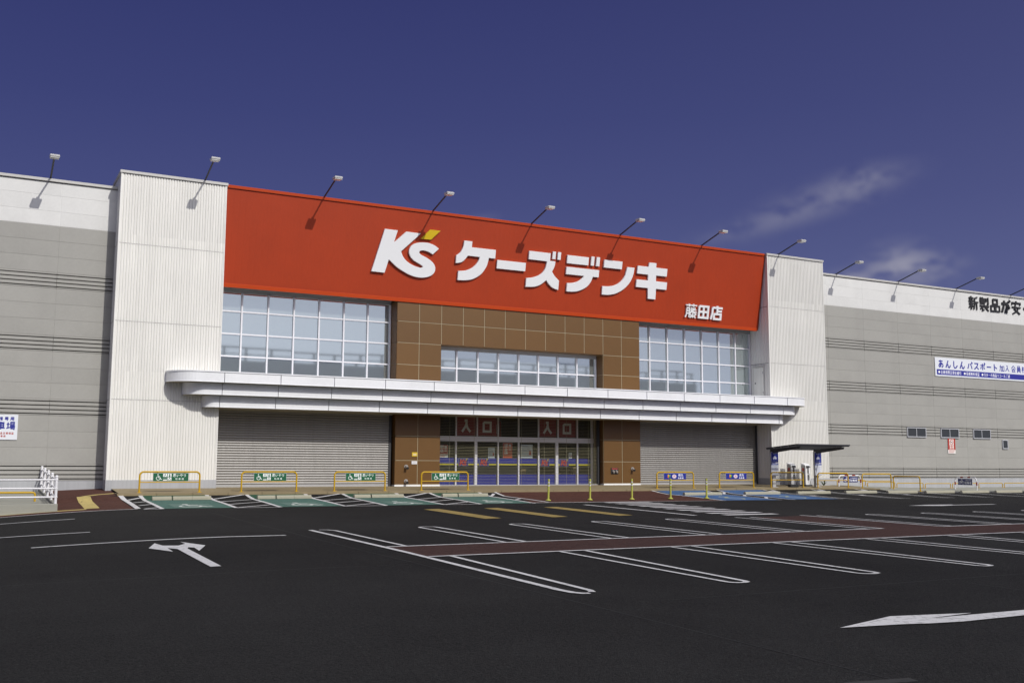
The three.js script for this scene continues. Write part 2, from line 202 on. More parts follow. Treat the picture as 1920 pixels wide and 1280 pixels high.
const M = {
  asphalt: ground(.038, .038, .0375, rep(asphaltMap, 1 / 18), .012),
  line: std(.70, .70, .705, .8, { map: rep(worn, 1 / 5), bumpMap: rep(grainBump, 1 / 1.2), bumpScale: .003 }),
  yellowPaint: std(.34, .25, .075, .85, { map: rep(worn, 1 / 4), bumpMap: rep(grainBump, 1 / 1.2), bumpScale: .003 }),
  redPath: ground(.063, .034, .030, rep(worn, 1 / 6), .005),
  plaza: ground(.096, .042, .032, rep(worn, 1 / 7), .005),
  green: ground(.095, .185, .155, rep(worn, 1 / 5), .004),
  darkGreen: std(.018, .085, .045, .85, { map: rep(worn, 1 / 5), bumpMap: rep(grainBump, 1 / 1.6), bumpScale: .004 }),
  blue: ground(.075, .15, .31, rep(worn, 1 / 5), .004),
  tan: std(.295, .235, .135, .85, { map: rep(mottle, 1 / 3), bumpMap: rep(grainBump, 1 / 2), bumpScale: .003 }),
  concrete: std(.36, .36, .31, .88, { map: rep(mottle, 1 / 2.2), bumpMap: rep(grainBump, 1 / 1.5), bumpScale: .004 }),
  stop: std(.44, .42, .32, .9, { map: rep(mottle, 1 / .9), bumpMap: rep(grainBump, 1 / .8), bumpScale: .006 }),
  tactile: std(.58, .46, .16, .8, { map: rep(worn, 1 / 3) }),
  wall: [.99, 1.0, 1.015].map((k) => std(.40 * k, .393 * k, .365 * k, .8, { map: rep(mottle, 1 / 4), bumpMap: rep(grainBump, 1 / 1.5), bumpScale: .0015 })),
  wallBack: std(.20, .19, .175, .9), sealant: std(.33, .325, .30, .85), sealantWhite: std(.74, .74, .72, .8),
  wallWhite: [.99, 1, 1.01].map((k) => std(.80 * k, .80 * k, .78 * k, .75, { map: rep(mottle, 1 / 4) })),
  plinth: std(.44, .45, .47, .85, { map: rep(streaks, 1 / 3), bumpMap: rep(grainBump, 1 / 1.5), bumpScale: .002 }),
  rib: std(.85, .84, .80, .45, { map: rep(streaks, 1 / 5) }),
  coping: std(.62, .61, .58, .4, { map: rep(mottle, 1 / 3) }),
  red: std(.45, .042, .003, .5, { map: rep(mottle, 1 / 5) }), redTrim: std(.52, .058, .006, .4),
  brown: [.95, 1.0, 1.05, 1.0].map((k) => std(.158 * k, .078 * k, .020 * k, .38, { map: rep(mottle, 1 / 3) })), grout: std(.42, .37, .25, .8), brownDark: std(.06, .035, .022, .6),
  white: std(.945, .955, .975, .35, { map: rep(mottle, 1 / 4) }), letter: std(.89, .90, .91, .35), letterYellow: std(.70, .48, .015, .35), darkJoint: std(.05, .05, .05, .8), soffit: std(.42, .38, .30, .7),
  frame: std(.78, .78, .82, .35), frameAlu: std(.50, .51, .54, .4), frameGrey: std(.42, .42, .42, .4),
  glass: std(.60, .675, .675, .03, { metalness: .80 }), clear: new THREE.MeshPhysicalMaterial({ roughness: .02, transmission: 1, thickness: 0, ior: 1.35, color: 0xe8f0ee }), darkGlass: std(.05, .055, .055, .08, { metalness: .2 }),
  shutter: std(.345, .335, .325, .5, { metalness: .78, map: rep(streaks, 1 / 2.4) }), alu: std(.62, .62, .62, .35, { metalness: .6 }), steelDark: std(.055, .055, .06, .5, { metalness: .3 }), grille: std(.36, .34, .22, .5, { metalness: .5 }),
  guard: std(.56, .34, .004, .5), rubber: std(.02, .02, .02, .8), lime: std(.44, .45, .075, .55), reflective: std(.62, .62, .62, .4), whiteTube: std(.80, .80, .82, .4), redBand: std(.30, .03, .02, .5), black: std(.018, .018, .02, .6),
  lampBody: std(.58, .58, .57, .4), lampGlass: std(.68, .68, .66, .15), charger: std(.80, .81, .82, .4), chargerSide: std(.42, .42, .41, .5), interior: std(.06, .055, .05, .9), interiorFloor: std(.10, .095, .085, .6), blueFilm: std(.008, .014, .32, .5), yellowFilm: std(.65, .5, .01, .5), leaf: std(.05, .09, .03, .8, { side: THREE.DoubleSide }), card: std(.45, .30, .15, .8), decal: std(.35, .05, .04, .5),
  roofSheet: new THREE.MeshPhysicalMaterial({ color: 0xdcdcda, roughness: .35, transmission: .9, thickness: 0 }),
  farWall: std(.80, .83, .88, .85, { map: rep(mottle, 1 / 4) }),
};

// ---------------------------------------------------------------- ground
function H(x, z) {                                // height of the asphalt: a lot rising gently to the store, a steeper last metre, falling away at both ends
  const d = -z, A = interp(d, [0, 32.3, 34, 36, 36.9, 39.95, 60], [0, .355, .43, .50, .63, .80, .80]), Bq = interp(d, [0, 32.3, 36, 40, 60], [0, .355, .45, .56, .56]);
  const q = clamp(4.8 - x, 0, 7.8);
  return lerp(A, Bq, clamp((x - 38) / 8, 0, 1)) - .024 * Math.pow(q, 1.5) * clamp(d / 32, 0, 1);
}
const lot = thing('parking_lot', 'dark asphalt car park with white stall lines in front of the store', null, [0, 0, 0], 0, null, 'structure');
{
  const xs = [-900, -300, -100, -40, -10, -3]; for (let x = -2.75; x <= 5.01; x += .25) xs.push(x); xs.push(8, 15, 25, 35, 38, 42, 46, 60, 100, 300, 900);
  const zs = [900, 300, 100, 40, 10, 0, -4, -8, -12, -16, -20, -24, -28, -32, -32.3, -34, -36, -36.9, -39.95, -60, -120, -300, -900];
  const P = [], U = []; const v = (x, z) => { P.push(x, H(x, z), z); U.push(x, z); };
  for (let i = 1; i < xs.length; i++) for (let j = 1; j < zs.length; j++) { const a = xs[i - 1], b = xs[i], c = zs[j - 1], d = zs[j]; v(a, c); v(b, c); v(b, d); v(a, c); v(b, d); v(a, d); }
  obj('asphalt', sheetFrom(P, U), M.asphalt, lot);
}
function sheet(poly, dy, max = .7) {              // a thin layer that follows the ground, dy above it
  const pts = poly.map((p) => V2(p[0], -p[1])); let tris = THREE.ShapeUtils.triangulateShape(THREE.ShapeUtils.isClockWise(pts) ? pts.reverse() : pts, []).map((t) => t.map((i) => [pts[i].x, -pts[i].y]));
  for (let pass = 0; pass < 7; pass++) {
    const out = []; let again = false;
    for (const [a, b, c] of tris) {
      const L = [Math.hypot(a[0] - b[0], a[1] - b[1]), Math.hypot(b[0] - c[0], b[1] - c[1]), Math.hypot(c[0] - a[0], c[1] - a[1])], m = Math.max(...L);
      if (m < max) { out.push([a, b, c]); continue; }
      again = true; const mid = (p, q) => [(p[0] + q[0]) / 2, (p[1] + q[1]) / 2];
      if (L[0] === m) { const q = mid(a, b); out.push([a, q, c], [q, b, c]); } else if (L[1] === m) { const q = mid(b, c); out.push([a, b, q], [a, q, c]); } else { const q = mid(c, a); out.push([a, b, q], [q, b, c]); }
    }
    tris = out; if (!again) break;
  }
  const P = [], U = []; for (const t of tris) for (const [x, z] of t) { P.push(x, H(x, z) + dy, z); U.push(x, z); }
  return sheetFrom(P, U);
}
function strip(pts, w, dy) {                      // a painted line of width w along points [x, z]
  const q = []; for (let i = 0; i < pts.length; i++) { if (i) { const a = pts[i - 1], b = pts[i], n = Math.max(1, Math.ceil(Math.hypot(b[0] - a[0], b[1] - a[1]) / .6)); for (let k = 1; k <= n; k++) q.push([lerp(a[0], b[0], k / n), lerp(a[1], b[1], k / n)]); } else q.push(pts[0]); }
  const side = q.map((p, i) => { const a = q[Math.max(0, i - 1)], b = q[Math.min(q.length - 1, i + 1)], dx = b[0] - a[0], dz = b[1] - a[1], l = Math.hypot(dx, dz); return [dz / l * w / 2, -dx / l * w / 2]; });
  const P = [], U = []; const v = (x, z) => { P.push(x, H(x, z) + dy, z); U.push(x, z); };
  for (let i = 1; i < q.length; i++) { const A = [q[i - 1][0] + side[i - 1][0], q[i - 1][1] + side[i - 1][1]], A2 = [q[i - 1][0] - side[i - 1][0], q[i - 1][1] - side[i - 1][1]], Bb = [q[i][0] + side[i][0], q[i][1] + side[i][1]], B2 = [q[i][0] - side[i][0], q[i][1] - side[i][1]]; v(...A2); v(...B2); v(...Bb); v(...A2); v(...Bb); v(...A); }
  const g = sheetFrom(P, U); if (g.attributes.normal.getY(0) < 0) { const p = g.attributes.position.array, u = g.attributes.uv.array; for (let i = 0; i < p.length; i += 9) for (let k = 0; k < 3; k++) [p[i + 3 + k], p[i + 6 + k]] = [p[i + 6 + k], p[i + 3 + k]]; for (let i = 0; i < u.length; i += 6) for (let k = 0; k < 2; k++) [u[i + 2 + k], u[i + 4 + k]] = [u[i + 4 + k], u[i + 2 + k]]; g.computeVertexNormals(); }
  return g;
}
const L1 = .006, L2 = .011, L3 = .016;
const line = (pts, w = .1, dy = L2, name = 'parking_line') => obj(name, strip(pts, w, dy), M.line, lot);
{ // red brown walking strip through the stalls, its branch to the crossing, and their white edges
  obj('red_path', sheet([[6.92, -16.1], [40, -16.3], [40, -18.15], [21.95, -18.2], [22.0, -23.1], [19.95, -22.95], [19.92, -18.2], [6.92, -17.95]], L1, 2), M.redPath, lot);
  line([[6.85, -22.5], [6.87, -17], [6.76, -11.5], [6.79, -11.2], [6.86, -11.08], [6.95, -11.06]], .11);
  line([[6.93, -16.05], [40, -16.25]], .1); line([[6.93, -18.0], [19.9, -18.25], [19.85, -23.0]], .1); line([[40, -18.2], [22.0, -18.24], [22.02, -23.3]], .1);
  const pair = (xa, xb, z0, ea, eb, z1) => {       // hairpin shaped double stall line whose round end does not quite close: from xa, xb at z0 to ea, eb at z1
    const s = Math.sign(z1 - z0), c = (ea + eb) / 2, k = (eb - ea) / 2, arc = []; for (let i = 0; i <= 7; i++) { const t = Math.PI - i / 7 * 2.35; arc.push([c + k * Math.cos(t), z1 - s * k + s * k * Math.sin(t)]); }
    line([[xa, z0], ...arc], .08, L2); line([[xb, z0], [eb, z1 - s * .14], [eb - .05, z1 - s * .02]], .09, L2);
  };
  line([[7.32, -16.0], [7.1, -11.3], [7.04, -11.14]], .09); line([[7.32, -18.06], [7.32, -22.2], [7.22, -22.42], [7.05, -22.5]], .085);
  const near = [[9.44, 9.96, 9.30, 9.60], [11.87, 12.36, 11.82, 12.16], [14.38, 14.87, 14.48, 14.76], [16.95, 17.42, 17.08, 17.40]]; for (let i = 4; i < 12; i++) { const x = 9.69 + i * 2.5; near.push([x - .23, x + .23, x - .17, x + .17]); }
  near.forEach(([p, q, r, s], i) => pair(p, q, -15.99, r, s, -11.14 - i * .06));
  for (let i = 0; i < 4; i++) { const x = 9.66 + i * 2.49; pair(x - .22, x + .22, -18.12, x - .22, x + .2, -22.6 - i * .18); }
  line([[19.42, -18.3], [19.38, -23.1]], .085); line([[22.4, -18.3], [22.42, -23.05]], .085);
  for (let i = 0; i < 6; i++) { const x = 24.5 + i * 2.42; pair(x - .22, x + .22, -18.28, x - .22, x + .2, -23.0); }
}
{ // joints between paving runs and a pale scuff
  const dark = std(.014, .014, .014, .9), pale = std(.034, .034, .033, .95, { map: rep(worn, 1 / 2) });
  for (const pts of [[[6.25, -30], [6.3, -18], [6.42, -11.5], [6.5, 2]], [[12.4, -9.9], [12.3, 2]], [[.4, -15.6], [3.0, -15.2], [6.4, -15.1]], [[7.5, -10.2], [18, -10.4], [32, -10.3]], [[8.2, -24.2], [12.1, -24.0], [30, -24.1]]]) obj('paving_joint', strip(pts, .022, .003), dark, lot);
  obj('scuff_mark', strip([[4.55, -6.35], [4.9, -6.3], [5.15, -6.12]], .05, .004), pale, lot); obj('scuff_mark', strip([[6.0, -5.9], [6.6, -5.8]], .12, .004), pale, lot);
}
{ // lines and arrows on the left lane
  line([[1.18, -21.4], [5.96, -21.27]], .13); line([[-2, -25.0], [2.5, -24.4]], .11); line([[-2, -29.6], [2.62, -29.35]], .11);
  obj('direction_arrow', sheet([[3.01, -19.66], [3.26, -20.62], [3.31, -20.03], [3.56, -19.86], [3.74, -20.16], [3.73, -20.62], [4.0, -19.62], [3.70, -18.65], [3.74, -19.3], [3.66, -19.42], [3.60, -19.18], [3.52, -16.05], [3.36, -16.05], [3.43, -19.2], [3.31, -19.5], [3.28, -18.75]], L2, .3), M.line, lot);
  obj('direction_arrow', sheet([[7.86, -7.81], [8.94, -8.14], [9.98, -7.93], [9.2, -7.86], [12.6, -7.80], [12.6, -7.60], [9.38, -7.56], [8.94, -7.62], [8.64, -7.70]], L2, .5), M.line, lot);
  obj('direction_arrow', sheet([[30.46, -26.7], [31.79, -26.95], [32.98, -26.8], [32.64, -26.62], [34.9, -26.58], [34.9, -26.38], [32.64, -26.40], [31.62, -26.2]], L2, .5), M.line, lot);
  for (const x of [12.92, 15.0, 17.19]) obj('yellow_dash', sheet([[x - .3, -29.7], [x - .57, -24.85], [x - .03, -24.95], [x + .27, -29.85]], L2), M.yellowPaint, lot);
  line([[19.18, -30.84], [18.87, -24.24]], .16);
  for (let i = 0; i < 10; i++) { const z = -31.9 + i * .86, x = 20.78 - .10 * i; obj('crosswalk_stripe', sheet([[x, z - .22], [x + 1.95, z - .16], [x + 1.95, z + .20], [x, z + .16]], L2), M.line, lot); }
}
{ // brown paved ground: the walk at the left end and the forecourt before the entrance
  obj('brown_paving', [sheet([[-6, -32.2], [4.5, -32.45], [4.62, -36.9], [4.62, -39.95], [2.46, -39.95], [2.46, -33.0], [-6, -33.0]], L1, .5), sheet([[18.0, -32.5], [26.4, -32.15], [26.4, -36.88], [18.68, -36.88], [18.62, -34.4]], L1)], M.plaza, lot);
  line([[-6, -32.15], [.97, -32.38], [3.04, -32.42], [4.6, -32.4]], .08); line([[4.66, -36.9], [4.7, -35.7], [4.62, -32.45]], .16, L3);
  line([[17.9, -32.5], [26.5, -32.12]], .1);
  line([[18.72, -36.85], [18.60, -35.4], [18.66, -34.4], [18.75, -32.6]], .12, L3); line([[26.35, -36.85], [26.5, -34.8], [26.45, -32.25]], .12, L3);
  const t = obj('tactile_strip', [strip([[-6, -32.85], [3.25, -33.1]], .22, L2), strip([[3.42, -33.2], [3.52, -36.9]], .42, L3), strip([[3.5, -37.0], [4.0, -37.5], [4.62, -37.8]], .2, L2)], M.tactile, lot);
}
{ // bays for disabled drivers: green ground, hatched margins, painted symbols
  const bays = [[5.35, 7.42], [8.92, 10.92], [12.46, 14.44], [15.95, 17.95]];
  const sym = canvasTex(256, 256, (g, w, h) => { g.fillStyle = 'rgb(92,121,112)'; g.fillRect(0, 0, w, h); wheelchair(g, 12, 10, 236, 'rgb(205,210,205)', .075); });
  const symM = new THREE.MeshStandardMaterial({ map: sym, roughness: .85, bumpMap: rep(grainBump, 2), bumpScale: .004 });
  for (const [a, b] of bays) {
    obj('bay_paint', sheet([[a, -32.4], [b, -32.4], [b, -36.0], [a, -36.0]], L1), M.green, lot); obj('bay_paint', sheet([[a, -36.0], [b, -36.0], [b, -36.89], [a, -36.89]], L1, .45), M.darkGreen, lot);
    line([[a - .06, -32.3], [a - .06, -36.88]], .13); line([[b + .06, -32.3], [b + .06, -36.88]], .13);
    const c = (a + b) / 2 - .05, P = [], U = []; for (const [x, z, u, v] of [[c - .62, -32.65, 0, 0], [c + .62, -32.65, 1, 0], [c + .62, -33.98, 1, 1], [c - .62, -32.65, 0, 0], [c + .62, -33.98, 1, 1], [c - .62, -33.98, 0, 1]]) { P.push(x, H(x, z) + L2, z); U.push(u, v); }
    obj('wheelchair_symbol', sheetFrom(P, U), symM, lot);
  }
  for (const [a, b] of [[4.75, 5.28], [7.5, 8.84], [11.0, 12.38], [14.52, 15.87]]) {
    const w = b - a; for (let k = 0; k < 4; k++) { const z = -36.0 + k * 1.2; obj('hatch_line', strip([[a + .05, z], [b - .06, z - Math.min(.85, w * .75)]], .1, L2), M.line, lot); }
    line([[a, -32.28], [b, -32.28]], .1);
  }
  obj('hatch_line', strip([[18.1, -35.9], [18.5, -36.5]], .12, L3), M.line, lot); obj('hatch_line', strip([[18.1, -33.9], [18.55, -34.4]], .1, L3), M.line, lot);
  // two blue priority bays and plain bays to the right
  const mark = canvasTex(128, 256, (g, w, h) => { g.fillStyle = 'rgb(66,106,160)'; g.fillRect(0, 0, w, h); g.strokeStyle = 'rgb(190,190,120)'; g.lineWidth = 9; g.beginPath(); g.ellipse(64, 150, 40, 62, 0, 0, 7); g.stroke(); g.beginPath(); g.arc(64, 58, 22, 0, 7); g.stroke(); });
  const markM = new THREE.MeshStandardMaterial({ map: mark, roughness: .85 });
  for (const [a, b] of [[26.62, 29.15], [29.95, 32.4]]) {
    obj('bay_paint', sheet([[a, -32.3], [b, -32.0], [b, -36.88], [a, -36.88]], L1), M.blue, lot);
    const c = (a + b) / 2, P = [], U = []; for (const [x, z, u, v] of [[c - .5, -32.4, 0, 0], [c + .5, -32.4, 1, 0], [c + .5, -34.4, 1, 1], [c - .5, -32.4, 0, 0], [c + .5, -34.4, 1, 1], [c - .5, -34.4, 0, 1]]) { P.push(x, H(x, z) + L2, z); U.push(u, v); }
    obj('priority_symbol', sheetFrom(P, U), markM, lot);
  }
  for (let k = 0; k < 3; k++) { obj('hatch_line', strip([[29.28, -32.9 - k * 1.35], [29.85, -33.6 - k * 1.35]], .13, L2), M.line, lot); }
  for (const x of [29.2, 29.9, 32.55]) line([[x, -36.86], [x, -31.9]], .09, L3);
  for (const x of [33.0, 35.5, 35.95, 38.35, 38.75, 40.9, 41.3, 43.5, 43.9, 46.0, 46.4, 48.6, 49.0, 51.2]) line([[x, x < 40 ? -36.8 : -35.6], [x, -31.4]], .08, L3);
  for (const x of [32.8, 35.72, 38.55]) { obj('parking_line', strip([[x - .22, -36.4], [x + .2, -36.4]], .22, L2), M.line, lot); obj('parking_line', strip([[x - .22, -33.9], [x + .2, -33.9]], .22, L2), M.line, lot); }
}
const SW = (x, z) => interp(-z, [36.9, 39, 40.6], [.70, .815, .825]) - .012 * clamp(x - 34, 0, 8);
{ // raised walk in front of the store with a kerb face
  const walk = thing('sidewalk', 'tan paved sidewalk with a low kerb along the store front', null, [0, 0, 0], 0, null, 'structure');
  const x0 = 4.62, x1 = 40.1, n = 36, P = [], U = [];
  for (let i = 0; i < n; i++) for (const [za, zb] of [[-36.95, -39], [-39, -40.6]]) { const a = lerp(x0, x1, i / n), b = lerp(x0, x1, (i + 1) / n); for (const [x, z] of [[a, za], [b, za], [b, zb], [a, za], [b, zb], [a, zb]]) { P.push(x, SW(x, z), z); U.push(x, z); } }
  obj('paving', sheetFrom(P, U), M.tan, walk);
  obj('paving_edge', B(4.56, 4.619, .2, .70, -39.95, -36.84), M.tan, walk);
  for (let x = x0; x < x1 - .1; x += 1.2) { const b = Math.min(x1, x + 1.19), g = B(x + .004, b, -.25, .012, -36.95, -36.83); g.translate(0, SW((x + b) / 2, -36.9), 0); obj('kerb_stone', g, M.tan, walk); }
  const ap = thing('concrete_apron', 'grey concrete apron beside the right hand wall', null, [0, 0, 0], 0, null, 'structure');
  obj('paving', sheet([[40.12, -36.3], [62, -35.6], [62, -39.95], [40.12, -39.95]], L2, 1.5), M.concrete, ap);
}

// ---------------------------------------------------------------- the store
const store = thing('store_building', 'large low store with red sign band, white ribbed end blocks and white canopy', 'store', [0, 0, 0]);
{
  const shell = [B(-14, 4.6, -.3, 11.8, -62, -40.05), B(38.7, 64, -.3, 11.8, -62, -40.05), B(4.6, 17.2, -.2, 12.2, -62, -40.75), B(26.2, 38.7, -.2, 12.2, -62, -40.75), B(17.2, 26.2, 4.0, 12.2, -62, -40.75), B(17.2, 26.2, -.2, 4.0, -62, -46.5), B(17.2, 26.2, .2, .70, -46.5, -40.75), B(8.24, 35.11, 8.56, 12.2, -40.75, -39.95)];
  obj('structural_shell', shell, M.wallBack, store);
}
// the two long walls of grey panels with a white band along the top
const rowsY = [1.10, 1.68, 2.25, 2.82, 3.39, 3.97, 4.53, 5.10, 5.67, 6.24, 6.81, 7.38, 7.95, 8.52, 9.09, 9.66, 10.23, 10.75, 11.33, 11.82];
const groovedRows = new Set([1, 5, 9, 13]);
const panelCache = {};
function wallPanel(w, h, grooved, seed) {         // one wall panel, x from 0 to w, y from 0 to h, face at z = 0; grooved ones have four deep slots
  const key = [w.toFixed(3), h.toFixed(3), grooved, seed].join(); if (panelCache[key]) return panelCache[key];
  let g;
  if (!grooved) g = bevelBox(0, w, 0, h, -.06, 0, .004);
  else {
    const p = [[-.13, 0], [.01, 0]]; for (const f of [.06, .32, .58, .84]) { const y = h * f; p.push([.01, y], [-.10, y + .002], [-.10, y + .036], [.01, y + .038]); } p.push([.01, h - .003], [-.13, h - .003]);
    g = profileX(p, 0, w);
  }
  const uv = g.attributes.uv; for (let i = 0; i < uv.count; i++) uv.setXY(i, uv.getX(i) + seed * 1.37, uv.getY(i) + seed * .71);
  return (panelCache[key] = g);
}
const rp = rng(5);
function panelWall(x0, x1, joints) {
  const backing = obj('panel_wall', [B(x0, x1, .3, 11.85, -40.14, -40.09)], M.wallBack, store), seal = [], sealW = [];
  for (let r = 1; r < rowsY.length; r++) { const list = r > 16 ? sealW : seal; if (groovedRows.has(r)) continue; for (const x of joints) if (x > x0 && x < x1) list.push(B(x - .03, x + .03, rowsY[r - 1] + .012, rowsY[r] - .012, -40.0, -39.9545)); list.push(B(x0, x1, rowsY[r - 1] - .012, rowsY[r - 1] + .0118, -40.0, -39.957)); }
  obj('sealant', seal, M.sealant, backing).userData.kind = 'stuff'; obj('sealant', sealW, M.sealantWhite, backing).userData.kind = 'stuff';
  const xs = [x0, ...joints.filter((x) => x > x0 && x < x1), x1];
  for (let c = 1; c < xs.length; c++) for (let r = 1; r < rowsY.length; r++) {
    const w = xs[c] - xs[c - 1] - (groovedRows.has(r) && x0 > 0 ? .026 : .011), h = rowsY[r] - rowsY[r - 1] - .008, white = r > 16, s = Math.floor(rp() * 3);
    const o = obj('wall_panel', wallPanel(w, h, groovedRows.has(r), s), (white ? M.wallWhite : M.wall)[Math.floor(rp() * 3)], backing); o.position.set(xs[c - 1] + (groovedRows.has(r) && x0 > 0 ? .013 : .0055), rowsY[r - 1], -39.95);
  }
  obj('plinth', B(x0, x1, -.2, 1.085, -39.96, -39.93), M.plinth, backing);
  obj('coping', [bevelBox(x0, x1, 11.835, 11.94, -40.25, -39.88, .008)], M.coping, backing);
}
panelWall(-8, 4.6, [-5.36, -2.73, -.1, 2.53]);
panelWall(38.7, 62.5, [40.05, 42.69, 45.31, 47.93, 50.57, 53.2, 55.83, 58.46, 61.1]);
// ribbed white end blocks
function ribs(x0, x1, y0, y1, pitch = .0975, d = .028) {   // trapezoid ribbing, face at z = 0, ribs upright
  const P = [], pts = []; const n = Math.max(1, Math.round((x1 - x0) / pitch)), p = (x1 - x0) / n;
  for (let i = 0; i < n; i++) { const a = x0 + i * p; pts.push([a, -d], [a + p * .16, -d], [a + p * .30, 0], [a + p * .86, 0]); } pts.push([x1, -d]);
  for (let i = 1; i < pts.length; i++) { const [a, za] = pts[i - 1], [b, zb] = pts[i]; P.push(a, y0, za, b, y0, zb, b, y1, zb, a, y0, za, b, y1, zb, a, y1, za); }
  const g = new THREE.BufferGeometry(); g.setAttribute('position', new THREE.Float32BufferAttribute(P, 3)); g.computeVertexNormals(); return uvm(g);
}
function block(x0, x1) {
  const core = obj('ribbed_block', B(x0 + .03, x1 - .03, .3, 12.3, -41.2, -39.035), M.wallBack, store), J = [1.12, 3.98, 6.81, 9.66, 12.26];
  for (let k = 1; k < J.length; k++) {
    const a = J[k - 1] + (k > 1 ? .012 : 0), b = J[k] - .012;
    obj('cladding_sheet', [ribs(x0, x1, a, b).translate(0, 0, -39)], M.rib, core);
    obj('cladding_sheet', [ribs(0, 2.0, a, b, .2, .028).rotateY(-Math.PI / 2).translate(x0, 0, -41.02)], M.rib, core);
    obj('cladding_sheet', [ribs(0, 2.0, a, b, .2, .028).rotateY(Math.PI / 2).translate(x1, 0, -39.02)], M.rib, core);
    if (k > 1) obj('joint_flashing', B(x0 + .01, x1 - .01, J[k - 1] - .012, J[k - 1] + .012, -39.05, -39.012), M.coping, core);
  }
  obj('corner_trim', [B(x0 - .012, x0 + .03, 1.12, 12.26, -39.06, -38.985), B(x1 - .03, x1 + .012, 1.12, 12.26, -39.06, -38.985)], M.rib, core);
  obj('plinth', B(x0 - .02, x1 + .02, .2, 1.12, -41.1, -38.98), M.plinth, core);
  obj('coping', bevelBox(x0 - .05, x1 + .05, 12.255, 12.36, -41.2, -38.95, .008), M.coping, core);
  return core;
}
block(4.43, 8.23); const rightBlock = block(35.12, 38.88);
{ // service door in the inner side of the right block, above the canopy
  const d = obj('service_door', B(35.06, 35.098, 5.1, 6.62, -40.1, -39.42), M.rib, rightBlock);
  obj('door_hood', bevelBox(35.03, 35.12, 6.64, 6.70, -40.16, -39.36, .006), M.coping, rightBlock);
  const knob = new THREE.SphereGeometry(.035, 10, 8).translate(35.05, 5.85, -40.0); obj('door_handle', knob, M.steelDark, d);
  obj('door_hinge', [B(35.05, 35.075, 5.3, 5.42, -39.47, -39.43), B(35.05, 35.075, 6.3, 6.42, -39.47, -39.43)], M.frameGrey, d);
}
